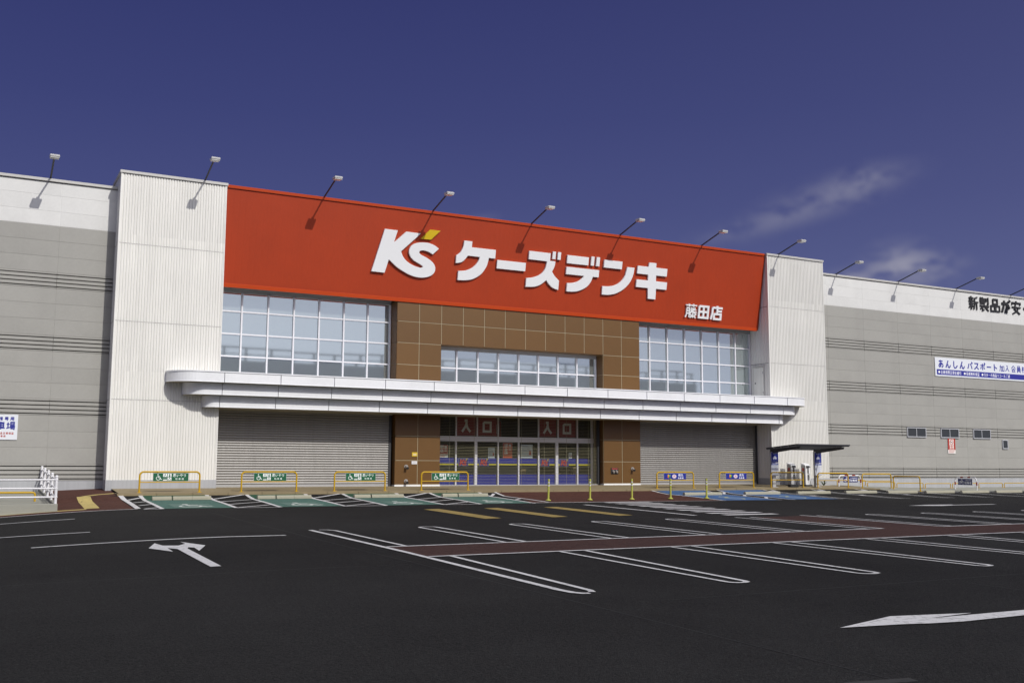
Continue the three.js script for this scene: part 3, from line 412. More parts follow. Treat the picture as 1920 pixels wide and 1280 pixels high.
// the leaning red sign band and its raised letters
const sign = new THREE.Group(); sign.name = 'sign_band'; store.add(sign); sign.position.set(0, 8.5, -39.72);
sign.rotation.x = Math.atan2(.67, 3.8);
{
  const LEN = 3.8 / Math.cos(sign.rotation.x);
  const x0 = 8.26, x1 = 34.98;
  obj('red_sheet', [ribs(x0, x1, .12, LEN - .1, .24, .002), B(x0, x1, .02, LEN - .04, -.12, -.01)], M.red, sign);
  obj('red_trim', [bevelBox(x0, x1, -.03, .125, -.12, .035, .008), bevelBox(x0, x1, LEN - .09, LEN + .03, -.3, .045, .008)], M.redTrim, sign);
  obj('end_return', B(x1 + .002, 35.10, .0, LEN - .05, -.14, -.06), M.red, sign); obj('end_return', B(x0 - .02, x0 - .002, 0, LEN - .05, -.14, -.02), M.red, sign);
  const L = (name, pts, m = M.letter, z = 0) => { const o = obj(name, extrudePoly(pts, .085, .008), m, sign); o.position.z = .02 + z; return o; };
  const curve = (pts, keep) => {                   // smooth the run of points between corners
    const out = []; for (let i = 0; i < pts.length; i++) { const a = pts[i]; out.push(a); const b = pts[(i + 1) % pts.length]; if (!keep.has(i)) { const p0 = pts[(i - 1 + pts.length) % pts.length], p3 = pts[(i + 2) % pts.length]; const A = keep.has(-i) || a.c ? a : p0, D = b.c ? b : p3; for (const t of [.25, .5, .75]) { const t2 = t * t, t3 = t2 * t; out.push([0, 1].map((k) => .5 * (2 * a[k] + (b[k] - A[k]) * t + (2 * A[k] - 5 * a[k] + 4 * b[k] - D[k]) * t2 + (3 * a[k] - A[k] - 3 * b[k] + D[k]) * t3))); } } } return out;
  };
  const shape = (pts, straight, corners) => { const q = pts.map((p, i) => { const r = [...p]; if (corners.includes(i)) r.c = true; return r; }); return curve(q, new Set(straight)); };
  // the joined K and S of the emblem
  L('letter_emblem', shape([[14.72, 2.9], [15.29, 2.9], [15.16, 2.38], [15.68, 2.89], [16.33, 2.88], [15.51, 2.05], [15.6, 1.87], [15.78, 1.68], [16.05, 1.54], [16.3, 1.47], [16.48, 1.46], [16.53, 1.52], [16.40, 1.60], [16.13, 1.72], [15.95, 1.87], [15.86, 2.07], [15.91, 2.27], [16.07, 2.42], [16.36, 2.51], [16.71, 2.52], [16.99, 2.45], [17.2, 2.33], [16.94, 2.06], [16.75, 2.15], [16.52, 2.19], [16.37, 2.16], [16.32, 2.09], [16.41, 2.0], [16.72, 1.88], [16.98, 1.72], [17.1, 1.53], [17.08, 1.32], [16.91, 1.15], [16.59, 1.05], [16.19, 1.06], [15.78, 1.19], [15.36, 1.4], [15.0, 1.67], [14.86, 1.1], [14.28, 1.11]], [0, 1, 2, 3, 4, 21, 37, 38, 39], [0, 1, 2, 3, 4, 5, 21, 22, 37, 38, 39]));
  L('letter_apostrophe', [[16.74, 3.09], [17.21, 3.09], [16.81, 2.67], [16.34, 2.66]], M.letterYellow, .003);
  L('letter_ke', shape([[18.35, 2.8], [18.73, 2.8], [18.73, 2.55], [19.89, 2.55], [19.89, 2.17], [19.58, 2.17], [19.55, 1.97], [19.47, 1.73], [19.26, 1.43], [18.91, 1.2], [18.55, 1.11], [18.18, 1.09], [18.18, 1.48], [18.56, 1.54], [18.86, 1.70], [19.06, 1.93], [19.15, 2.17], [18.57, 2.17], [18.44, 1.99], [18.28, 1.86], [18.03, 1.8], [18.03, 2.13], [18.21, 2.28], [18.32, 2.53]], [0, 1, 2, 3, 4, 11, 16, 20], [0, 1, 2, 3, 4, 5, 11, 12, 16, 17, 20, 21]));
  L('letter_bar', [[20.0, 2.13], [21.42, 2.13], [21.42, 1.755], [20.0, 1.755]]);
  L('letter_zu', shape([[21.54, 2.68], [22.63, 2.68], [22.63, 2.34], [22.91, 2.34], [22.89, 2.12], [22.78, 1.87], [22.94, 1.68], [23.18, 1.5], [23.18, 1.08], [22.91, 1.14], [22.69, 1.28], [22.52, 1.47], [22.26, 1.25], [21.94, 1.12], [21.5, 1.08], [21.5, 1.47], [21.84, 1.53], [22.18, 1.68], [22.4, 1.93], [22.48, 2.3], [21.54, 2.31]], [0, 1, 2, 7, 14, 19, 20], [0, 1, 2, 3, 5, 7, 8, 11, 14, 15, 19, 20]));
  for (const [a, b, y0, y1] of [[22.74, 22.9, 2.43, 2.77], [23.01, 23.17, 2.43, 2.77], [24.78, 24.95, 2.33, 2.75], [25.07, 25.25, 2.33, 2.75]]) L('letter_voicing_mark', [[a, y1], [b, y1], [b, y0], [a, y0]]);
  L('letter_de_bar', [[23.51, 2.69], [24.65, 2.69], [24.65, 2.32], [23.51, 2.32]]);
  L('letter_de', shape([[23.51, 2.16], [25.26, 2.16], [25.26, 1.825], [24.94, 1.825], [24.87, 1.61], [24.66, 1.34], [24.27, 1.13], [23.93, 1.06], [23.61, 1.05], [23.61, 1.43], [23.94, 1.47], [24.23, 1.58], [24.42, 1.75], [24.46, 1.825], [23.51, 1.825]], [0, 1, 2, 8, 13, 14], [0, 1, 2, 3, 8, 9, 13, 14]));
  L('letter_n_bar', [[25.49, 2.67], [26.49, 2.67], [26.49, 2.31], [25.49, 2.31]]);
  L('letter_n', shape([[26.78, 2.45], [27.19, 2.45], [27.15, 2.12], [27.01, 1.77], [26.72, 1.44], [26.32, 1.19], [25.91, 1.08], [25.51, 1.06], [25.5, 1.45], [25.93, 1.48], [26.28, 1.59], [26.54, 1.79], [26.70, 2.06]], [0, 7], [0, 1, 7, 8]));
  L('letter_ki', [[28.0, 2.78], [28.41, 2.78], [28.41, 2.57], [29.07, 2.57], [29.07, 2.2], [28.45, 2.2], [28.47, 1.93], [29.12, 1.93], [29.12, 1.57], [28.51, 1.57], [28.53, 1.07], [28.09, 1.07], [28.04, 1.57], [27.36, 1.57], [27.36, 1.93], [28.01, 1.93], [27.99, 2.2], [27.36, 2.2], [27.36, 2.57], [27.98, 2.57]]);
  for (const [c, x, w] of [['藤', 30.34, .72], ['田', 31.10, .72], ['店', 31.90, .74]]) { const o = obj('letter_branch_name', glyphSolid(c, x, .34, w, .72, c === '藤' ? .062 : .105, .075), M.letter, sign); o.position.z = .02; }
}
// the brown panelled portal round the entrance
{
  const z = -39.75, cols = Array.from({ length: 13 }, (_, i) => 15.57 + i * 1.0195);
  const portal = obj('brown_portal', [B(15.62, 17.6, .8, 8.5, -40.7, -39.758), B(25.77, 27.76, .8, 8.5, -40.7, -39.758), B(17.6, 25.77, 6.80, 8.5, -40.7, -39.758), B(17.6, 25.77, 3.78, 4.4, -40.7, -39.9)], M.grout, store);
  const upper = [5.85, 6.76, 7.66, 8.54], rb = rng(3);
  const put = (x0, x1, y0, y1) => { const w = x1 - x0 - .022, h = y1 - y0 - .022, key = 'b' + w.toFixed(2) + h.toFixed(2); const g = panelCache[key] ??= bevelBox(0, w, 0, h, -.04, 0, .005); const o = obj('cladding_panel', g, M.brown[Math.floor(rb() * 4)], portal); o.position.set(x0 + .011, y0 + .011, z + .002); };
  for (let c = 0; c < 12; c++) {
    const leg = c < 2 || c > 9;
    for (let r = 0; r < 3; r++) if (leg || r > 0) put(cols[c], cols[c + 1], upper[r], upper[r + 1]);
    if (leg) { put(cols[c], cols[c + 1], 4.95, 5.85); for (const [a, b] of [[2.88, 3.78], [1.88, 2.88], [.89, 1.88]]) put(cols[c], cols[c + 1], a, b); }
  }
  obj('base_trim', [B(15.58, 17.61, .7, .885, -40.6, -39.74), B(25.76, 27.79, .7, .885, -40.6, -39.74)], M.white, portal);
  const side = []; for (const x of [15.575, 25.745]) for (const [a, b] of [[.89, 1.88], [1.88, 2.88], [2.88, 3.78], [4.95, 5.85], [5.85, 6.76]].concat(x < 20 ? [[6.76, 7.66], [7.66, 8.5]] : [])) side.push(B(x, x + .03, a + .01, b - .01, -40.44, -39.79)); for (const x of [17.585, 27.765]) for (const [a, b] of [[.89, 1.88], [1.88, 2.88], [2.88, 3.78], [4.95, 5.85], [5.85, 6.76]]) side.push(B(x, x + .03, a + .01, b - .01, -40.44, -39.79));
  for (const g of side) obj('reveal', g, M.brown[0], portal); obj('reveal', B(17.62, 25.74, 6.765, 6.795, -40.44, -39.79), M.brown[0], portal);
}
// glazing above the canopy
function glazing(name, xs, ys, z, paneName = 'pane') {
  const win = obj(name, [B(xs[0] - .02, xs[xs.length - 1] + .02, ys[0], ys[0] + .05, z - .12, z + .03), B(xs[0] - .02, xs[xs.length - 1] + .02, ys[ys.length - 1] - .04, ys[ys.length - 1] + .12, z - .12, z + .05)], M.frameGrey, store), rg = rng(Math.round(xs[0] * 10));
  for (let i = 1; i < xs.length; i++) for (let j = 1; j < ys.length; j++) {
    const w = xs[i] - xs[i - 1] - .04, h = ys[j] - ys[j - 1] - .04, o = obj(paneName, B(-w / 2, w / 2, -h / 2, h / 2, -.006, .006), M.glass, win);
    o.position.set((xs[i] + xs[i - 1]) / 2, (ys[j] + ys[j - 1]) / 2, z - .035); o.rotation.set((rg() - .5) * .004, (rg() - .5) * .004, 0);
  }
  for (let i = 0; i < xs.length; i++) obj('mullion', bevelBox(xs[i] - .03, xs[i] + .03, ys[0], ys[ys.length - 1], z - .06, z + .05, .005), M.frame, win);
  for (let j = 1; j < ys.length - 1; j++) obj('transom', xs.slice(1).map((x, i) => bevelBox(xs[i] + .032, x - .032, ys[j] - .028, ys[j] + .028, z - .06, z + .03, .005)), M.frame, win);
  return win;
}
glazing('upper_window', [8.26, 9.30, 10.345, 11.39, 12.44, 13.49, 14.535, 15.53], [4.9, 5.88, 6.76, 7.65, 8.44], -40.45);
glazing('upper_window', [27.82, 28.86, 29.915, 30.97, 32.02, 33.085, 34.14, 35.09], [4.9, 5.86, 6.74, 7.63, 8.44], -40.45);
glazing('upper_window', [17.64, 18.58, 19.6, 20.61, 21.63, 22.64, 23.66, 24.67, 25.7], [4.9, 5.85, 6.66], -40.32);
// three tiered white canopy with rounded ends, joints between its fascia panels
{
  const canopy = new THREE.Group(); canopy.name = 'canopy'; store.add(canopy);
  const J = []; for (let k = 0; k < 14; k++) J.push(8.205 + k * 2.083);
  const tiers = [[4.66, 5.02, 6.30, 36.98, -38.0, 1.0], [4.22, 4.64, 6.90, 36.42, -38.3, .72], [3.78, 4.20, 7.62, 35.75, -38.6, .42]];
  tiers.forEach(([y0, y1, xa, xb, zf, rx], t) => {
    const rz = zf + 39.0, plan = (off) => {        // outline in plan, inset by off
      const p = []; for (let i = 0; i <= 14; i++) { const a = Math.PI - i / 14 * Math.PI / 2; p.push([xa + rx + (rx - off) * Math.cos(a), -39 + (rz - off) * Math.sin(a)]); }
      for (let i = 0; i <= 14; i++) { const a = Math.PI / 2 - i / 14 * Math.PI / 2; p.push([xb - rx + (rx - off) * Math.cos(a), -39 + (rz - off) * Math.sin(a)]); } return p;
    };
    const slab = (off, a, b, m, name) => {          // the part in front of the blocks and the deeper middle behind
      const p = plan(off), s = new THREE.Shape([[xa + off, -38.995], ...p.slice(1, -1), [xb - off, -38.995]].map(([x, z]) => V2(x, -z)));
      const g1 = new THREE.ExtrudeGeometry(s, { depth: b - a, bevelEnabled: false }).rotateX(-Math.PI / 2).translate(0, a, 0);
      return obj(name, [uvm(g1), B(8.26, 35.08, a + .002, b - .002, -40.38, -39.0)], m, canopy);
    };
    slab(.03, y0 + .012, y1 - .012, M.darkJoint, 'canopy_core');
    slab(.012, y0 - .006, y0 + .006, M.soffit, 'soffit');
    if (t === 0) slab(-.015, y1 + .004, y1 + .045, M.white, 'coping'); 
    const j = J.map((x) => x - t * .01), path = plan(0), strips = [];
    const addPanel = (pts) => {                    // a fascia panel 25 mm thick along plan points
      const P = []; const nrm = pts.map((_, i) => { const a = pts[Math.max(0, i - 1)], b = pts[Math.min(pts.length - 1, i + 1)], dx = b[0] - a[0], dz = b[1] - a[1], l = Math.hypot(dx, dz); return [-dz / l * -1, dx / l * -1]; });
      const q = pts.map((p, i) => [p[0] - nrm[i][0] * -.0, p[1], p[0] + nrm[i][0] * -.025, p[1] + nrm[i][1] * -.025]);
      const quad = (a, b, c, d) => P.push(...a, ...b, ...c, ...a, ...c, ...d);
      for (let i = 1; i < q.length; i++) { const a = q[i - 1], b = q[i]; quad([a[0], y0, a[1]], [b[0], y0, b[1]], [b[0], y1, b[1]], [a[0], y1, a[1]]); quad([a[0], y1, a[1]], [b[0], y1, b[1]], [b[2], y1, b[3]], [a[2], y1, a[3]]); quad([a[2], y0, a[3]], [b[2], y0, b[3]], [b[0], y0, b[1]], [a[0], y0, a[1]]); }
      const e = (a, f) => f ? quad([a[0], y0, a[1]], [a[0], y1, a[1]], [a[2], y1, a[3]], [a[2], y0, a[3]]) : quad([a[2], y0, a[3]], [a[2], y1, a[3]], [a[0], y1, a[1]], [a[0], y0, a[1]]); e(q[0], 0); e(q[q.length - 1], 1);
      const g = new THREE.BufferGeometry(); g.setAttribute('position', new THREE.Float32BufferAttribute(P, 3)); g.computeVertexNormals();
      obj('fascia_panel', uvm(g), M.white, canopy);
    };
    const left = path.slice(0, 15), right = path.slice(15), gap = .008;
    addPanel([...left, [j[0] - gap, zf]]);
    for (let k = 1; k < j.length; k++) addPanel([[j[k - 1] + gap, zf], [j[k] - gap, zf]]);
    addPanel([[j[j.length - 1] + gap, zf], ...right]);
  });
}
// roller shutters either side and the see-through grille at the entrance
function shutter(x0, x1) {
  const n = 29, p = .098, y0 = .92, pr = [[-.05, y0]];
  for (let i = 0; i < n; i++) { const y = y0 + i * p; pr.push([.0, y + .004], [.0125, y + .022], [.016, y + .045], [.0125, y + .068], [.0, y + .088], [-.011, y + .092]); } pr.push([-.05, y0 + n * p]);
  const s = obj('roller_shutter', profileX(pr, x0, x1).translate(0, 0, -40.06), M.shutter, store);
  obj('bottom_bar', bevelBox(x0, x1, .805, .918, -40.1, -40.035, .008), M.alu, s);
  obj('guide_rail', [B(x0 - .10, x0 + .005, .8, 3.8, -40.14, -40.02), B(x1 - .005, x1 + .10, .8, 3.8, -40.14, -40.02)], M.steelDark, s);
  return s;
}
shutter(8.36, 15.42); shutter(27.92, 35.0);
{
  obj('shutter_header', [B(8.26, 15.55, 3.73, 3.84, -40.35, -40.0), B(27.8, 35.1, 3.73, 3.84, -40.35, -40.0)], M.soffit, store);
  const grille = obj('rolling_grille', Array.from({ length: 44 }, (_, i) => { const g = new THREE.CylinderGeometry(.0056, .0056, 8.12, 6).rotateZ(Math.PI / 2).translate(21.69, .905 + i * .0655, -40.1); return g.toNonIndexed(); }), M.grille, store); grille.userData.kind = 'stuff';
  const links = []; for (let k = 0; k < 7; k++) links.push(B(18.2 + k * 1.16, 18.209 + k * 1.16, .86, 3.78, -40.114, -40.108)); obj('grille_links', links, M.grille, grille);
  obj('bottom_bar', bevelBox(17.63, 25.72, .765, .862, -40.14, -40.06, .008), M.alu, grille);
  obj('guide_rail', [B(25.62, 25.74, .76, 3.78, -40.16, -40.04), B(17.62, 17.68, .76, 3.78, -40.16, -40.04)], M.steelDark, grille);
  const z = -40.6, front = obj('entrance_glazing', [bevelBox(17.62, 25.74, 2.72, 2.94, z - .08, z + .05, .008), B(17.62, 25.74, .74, .83, z - .08, z + .04)], M.frame, store);
  for (const [x, w, y0, y1] of [[18.72, .034, .83, 2.72], [19.68, .062, .83, 2.72], [20.77, .034, .83, 2.72], [21.8, .034, .83, 2.72], [22.82, .034, .83, 2.72], [23.77, .072, .83, 2.72], [24.87, .034, .83, 2.72], [18.72, .026, 2.94, 3.8], [19.74, .026, 2.94, 3.8], [20.77, .026, 2.94, 3.8], [21.8, .026, 2.94, 3.8], [22.82, .026, 2.94, 3.8], [23.84, .026, 2.94, 3.8], [24.87, .026, 2.94, 3.8], [25.66, .05, .83, 3.8]]) obj('mullion', bevelBox(x - w, x + w, y0, y1, z - .05, z + .04, .005), M.frame, front);
  const mx = [17.64, 18.72, 19.7, 20.77, 21.8, 22.82, 23.8, 24.87, 25.66];
  for (let i = 1; i < mx.length; i++) for (const [y0, y1] of [[.83, 2.72], [2.94, 3.8]]) { const w = mx[i] - mx[i - 1] - .08, o = obj('pane', new THREE.PlaneGeometry(w, y1 - y0), M.clear, front); o.position.set((mx[i] + mx[i - 1]) / 2, (y0 + y1) / 2, z); }
  // bands of coloured film on the inside of the panes
  obj('blue_film', mx.slice(1).map((x, i) => B(mx[i] + .06, x - .06, 1.775, 2.0, z - .045, z - .04)), M.blueFilm, front); obj('blue_film', mx.slice(1).map((x, i) => B(mx[i] + .06, x - .06, .84, 1.29, z - .045, z - .04)), M.blueFilm, front);
  obj('yellow_film', mx.slice(1).map((x, i) => B(mx[i] + .06, x - .06, 1.69, 1.772, z - .045, z - .04)), M.yellowFilm, front);
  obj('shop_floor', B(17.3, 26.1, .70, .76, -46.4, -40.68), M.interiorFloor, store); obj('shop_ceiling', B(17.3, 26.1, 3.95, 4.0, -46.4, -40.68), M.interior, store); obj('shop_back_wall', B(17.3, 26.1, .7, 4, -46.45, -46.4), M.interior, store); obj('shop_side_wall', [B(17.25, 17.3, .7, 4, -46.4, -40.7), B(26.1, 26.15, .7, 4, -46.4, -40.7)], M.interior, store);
}
// small windows low in the right hand wall
for (const [x0, x1, y0, y1, n] of [[45.68, 47.18, 3.32, 3.87, 2], [48.36, 49.86, 3.32, 3.87, 2], [51.06, 52.55, 3.32, 3.87, 2], [53.55, 54.04, 2.76, 3.30, 1]]) {
  const f = .055, w = obj('small_window', [bevelBox(x0, x1, y1 - f, y1, -39.99, -39.89, .008), bevelBox(x0, x1, y0, y0 + f, -39.99, -39.88, .008), bevelBox(x0, x0 + f, y0 + f + .002, y1 - f - .002, -39.99, -39.89, .008), bevelBox(x1 - f, x1, y0 + f + .002, y1 - f - .002, -39.99, -39.89, .008)], M.frameAlu, store);
  for (let i = 0; i < n; i++) { const a = lerp(x0 + f, x1 - f, i / n), b = lerp(x0 + f, x1 - f, (i + 1) / n); obj('pane', B(a + .012, b - .012, y0 + f + .01, y1 - f - .01, -39.935, -39.925), M.darkGlass, w); if (i) obj('meeting_rail', B(a - .02, a + .02, y0 + f, y1 - f, -39.945, -39.91), M.frameAlu, w); }
}

// ---------------------------------------------------------------- floodlights on arms along the roof edge
{
  const make = (yTop, zWall) => {
    const t = thing('floodlight', '', 'floodlight', [0, yTop, zWall]);
    obj('arm', tube([V3(0, .02, -.32), V3(0, .05, .04), V3(0, .40, 1.36), V3(0, .43, 1.46)], .032, 8), M.steelDark, t);
    obj('bracket', [B(-.06, .06, -.1, .04, -.36, -.28), B(-.05, .05, .385, .44, 1.40, 1.57)], M.frameGrey, t);
    const head = obj('lamp_head', bevelBox(-.16, .16, -.02, .055, -.02, .33, .016), M.lampBody, t); head.position.set(0, .40, 1.49); head.rotation.x = .06;
    obj('lamp_glass', bevelBox(-.145, .145, -.055, -.022, 0, .31, .006), M.lampGlass, head); obj('cooling_fin', [-.12, -.06, 0, .06, .12].map((x) => B(x - .006, x + .006,   .055, .075, .03, .30)), M.lampBody, head);
    return t;
  };
  const first = make(11.93, -39.95); first.position.x = 2.13; first.userData.label = 'floodlight on an arm above the grey wall left of the store';
  const spec = [[7.42, 12.35, -39.0, 'floodlight on an arm above the left white ribbed block'], [12.1, 12.3, -39.08, 'floodlight over the empty left end of the red sign band'], [16.84, 12.3, -39.08, 'floodlight over the emblem and yellow apostrophe on the red sign'], [21.6, 12.3, -39.08, 'floodlight over the middle of the red sign, between bar and zu letters'], [26.3, 12.3, -39.08, 'floodlight over the right part of the white lettering on the red sign'], [31.05, 12.3, -39.08, 'floodlight over the small branch name at the right of the red sign'], [35.9, 12.35, -39.0, 'floodlight on an arm above the right white ribbed block'], [40.8, 11.93, -39.95, 'floodlight above the right grey wall, first beside the white block'], [45.5, 11.93, -39.95, 'floodlight above the right grey wall, second from the white block'], [50.25, 11.93, -39.95, 'floodlight above the right grey wall, just left of the black lettering'], [55.0, 11.93, -39.95, 'floodlight at the right edge, above the black lettering on the wall']];
  first.userData.group = 'floodlights along the roof edge';
  for (const [x, y, z, label] of spec) dup(first, label, [x, y, z]);
}
// ---------------------------------------------------------------- signs on the walls
{
  const text = thing('wall_lettering', 'black raised lettering on the white band of the right wall', 'lettering', [0, 0, 0]);
  [...'新製品が安く'].forEach((c, i) => { for (const g of [glyphSolid(c, 51.21 + i * .955, 10.82, .86, .84, c === 'が' || c === 'く' ? .135 : .09, .05)]) { const o = obj('letter', g, M.black, text); o.position.z = -39.93; } });
  const bt = canvasTex(1024, 136, (g, w, h) => {
    g.fillStyle = 'rgb(232,236,242)'; g.fillRect(0, 0, w, h); g.fillStyle = 'rgb(45,50,150)'; g.fillRect(12, 86, w, 40);
    drawText(g, 'あんしん', 26, 14, 52, 62, 66, 9, 'rgb(45,50,150)'); drawText(g, 'パスポート', 300, 16, 50, 58, 61, 9, 'rgb(45,50,150)'); drawText(g, '加入', 612, 20, 48, 54, 54, 6, 'rgb(45,50,150)'); drawText(g, '会員様', 728, 20, 48, 54, 54, 6, 'rgb(45,50,150)');
    const small = (x, s) => { g.fillStyle = '#fff'; g.beginPath(); g.arc(x + 10, 106, 9, 0, 7); g.fill(); drawText(g, s, x + 24, 93, 19, 26, 21.5, 2.6, '#fff'); };
    small(24, '会員様限定現金値引'); small(262, '長期無料保証'); small(432, '万が一の商品リコールご通'.replace('一', 'ー'));
  });
  const b = thing('wall_banner', 'wide white banner with blue writing on the right grey wall', 'banner', [48.13, 6.80, -39.93]);
  obj('panel', bevelBox(0, 9.2, 0, 1.08, 0, .02, .004), M.whiteTube, b); obj('printed_face', face(9.16, 1.05).translate(4.6, .54, .0235), print(bt), b);
  const nt = canvasTex(128, 176, (g, w, h) => { g.fillStyle = 'rgb(178,52,36)'; g.fillRect(0, 0, w, h); g.fillStyle = '#efe9e4'; g.fillRect(26, 10, 76, 72); g.strokeStyle = 'rgb(178,52,36)'; g.lineWidth = 7; g.beginPath(); g.arc(64, 46, 27, 0, 7); g.stroke(); g.lineWidth = 6; g.beginPath(); g.moveTo(46, 28); g.lineTo(82, 64); g.stroke(); g.fillStyle = '#333'; g.fillRect(44, 44, 34, 6); drawText(g, '禁煙', 26, 86, 36, 34, 40, 5, '#f3ece6'); g.fillStyle = '#f3ece6'; g.fillRect(20, 124, 88, 4); g.fillStyle = '#efe9e4'; g.fillRect(0, 134, w, 42); g.fillStyle = 'rgb(190,90,80)'; for (let k = 0; k < 3; k++) g.fillRect(10, 142 + k * 11, 108 - k * 14, 4); });
  const ns = thing('wall_sign', 'small red and white no smoking sign under a window', 'sign', [48.9, 2.46, -39.935]); obj('panel', bevelBox(0, .62, 0, .86, 0, .015, .003), M.whiteTube, ns); obj('printed_face', face(.61, .85).translate(.31, .43, .018), print(nt), ns);
  const pt = canvasTex(512, 240, (g, w, h) => { g.fillStyle = 'rgb(226,230,236)'; g.fillRect(0, 0, w, h); drawText(g, 'お客様専用', 252, 20, 34, 36, 49, 6.5, 'rgb(38,44,140)'); drawText(g, '駐車場', 246, 66, 76, 78, 85, 11, 'rgb(38,44,140)'); g.fillStyle = 'rgb(175,70,60)'; drawText(g, 'お客様の商品定期保証', 248, 168, 19, 22, 24, 3, 'rgb(165,60,52)'); drawText(g, '員通限専用', 300, 198, 19, 20, 24, 3, 'rgb(165,60,52)'); });
  const ps = thing('wall_sign', 'white customer parking sign with blue characters on the left grey wall', 'sign', [-.35, 2.50, -39.935]); obj('panel', bevelBox(0, 1.9, 0, .88, 0, .02, .004), M.whiteTube, ps); obj('printed_face', face(1.88, .86).translate(.95, .44, .0235), print(pt), ps);
}
// ---------------------------------------------------------------- guard rails at the kerb
const greenTex = canvasTex(512, 124, (g, w, h) => {
  g.fillStyle = 'rgb(10,92,58)'; g.fillRect(0, 0, w, h); wheelchair(g, 30, 12, 100, '#f2f4f2', .085);
  g.fillStyle = '#f2f4f2'; g.fillRect(142, 8, 58, 50); g.fillRect(208, 8, 56, 50); g.fillRect(208, 66, 56, 50); g.fillRect(142, 100, 58, 16);
  g.fillStyle = 'rgb(10,92,58)'; g.strokeStyle = 'rgb(10,92,58)'; g.lineWidth = 5; g.beginPath(); g.arc(171, 22, 7, 0, 7); g.fill(); g.beginPath(); g.moveTo(158, 50); g.lineTo(164, 34); g.lineTo(180, 34); g.lineTo(188, 50); g.stroke(); g.beginPath(); g.arc(236, 20, 8, 0, 7); g.fill(); g.fillRect(226, 30, 20, 28); g.beginPath(); g.arc(236, 76, 7, 0, 7); g.fill(); g.beginPath(); g.arc(236, 100, 14, 0, 7); g.stroke();
  g.strokeStyle = '#dfe6e0'; g.lineWidth = 3; for (let k = 0; k < 3; k++) { g.beginPath(); g.moveTo(150 + k * 18, 72); g.lineTo(158 + k * 18, 92); g.stroke(); }
  drawText(g, '思いやり', 284, 10, 46, 50, 50, 6.5, '#f2f4f2'); drawText(g, '駐車場', 322, 76, 32, 30, 44, 3.6, '#f2f4f2');
});
const blueTex = canvasTex(512, 150, (g, w, h) => {
  g.fillStyle = 'rgb(28,40,138)'; g.fillRect(0, 0, w, h); const c = ['rgb(235,190,40)', 'rgb(120,170,60)', 'rgb(225,110,40)', 'rgb(50,130,80)'];
  [[104, 52], [134, 58], [100, 92], [130, 98]].forEach(([x, y], i) => { g.fillStyle = c[i]; g.beginPath(); g.ellipse(x, y, 17, 24, i % 2 ? .5 : -.4, 0, 7); g.fill(); });
  g.fillStyle = '#ece4e8'; g.beginPath(); g.arc(238, 76, 48, 0, 7); g.fill(); g.strokeStyle = 'rgb(200,110,130)'; g.lineWidth = 7; g.beginPath(); g.arc(238, 76, 30, 0, 7); g.stroke(); g.fillStyle = 'rgb(200,110,130)'; g.beginPath(); g.arc(238, 72, 14, 0, 7); g.fill();
  drawText(g, '優先', 326, 14, 58, 68, 64, 6.5, '#eef0f4'); drawText(g, '駐車場', 326, 98, 36, 38, 44, 6, '#eef0f4');
});
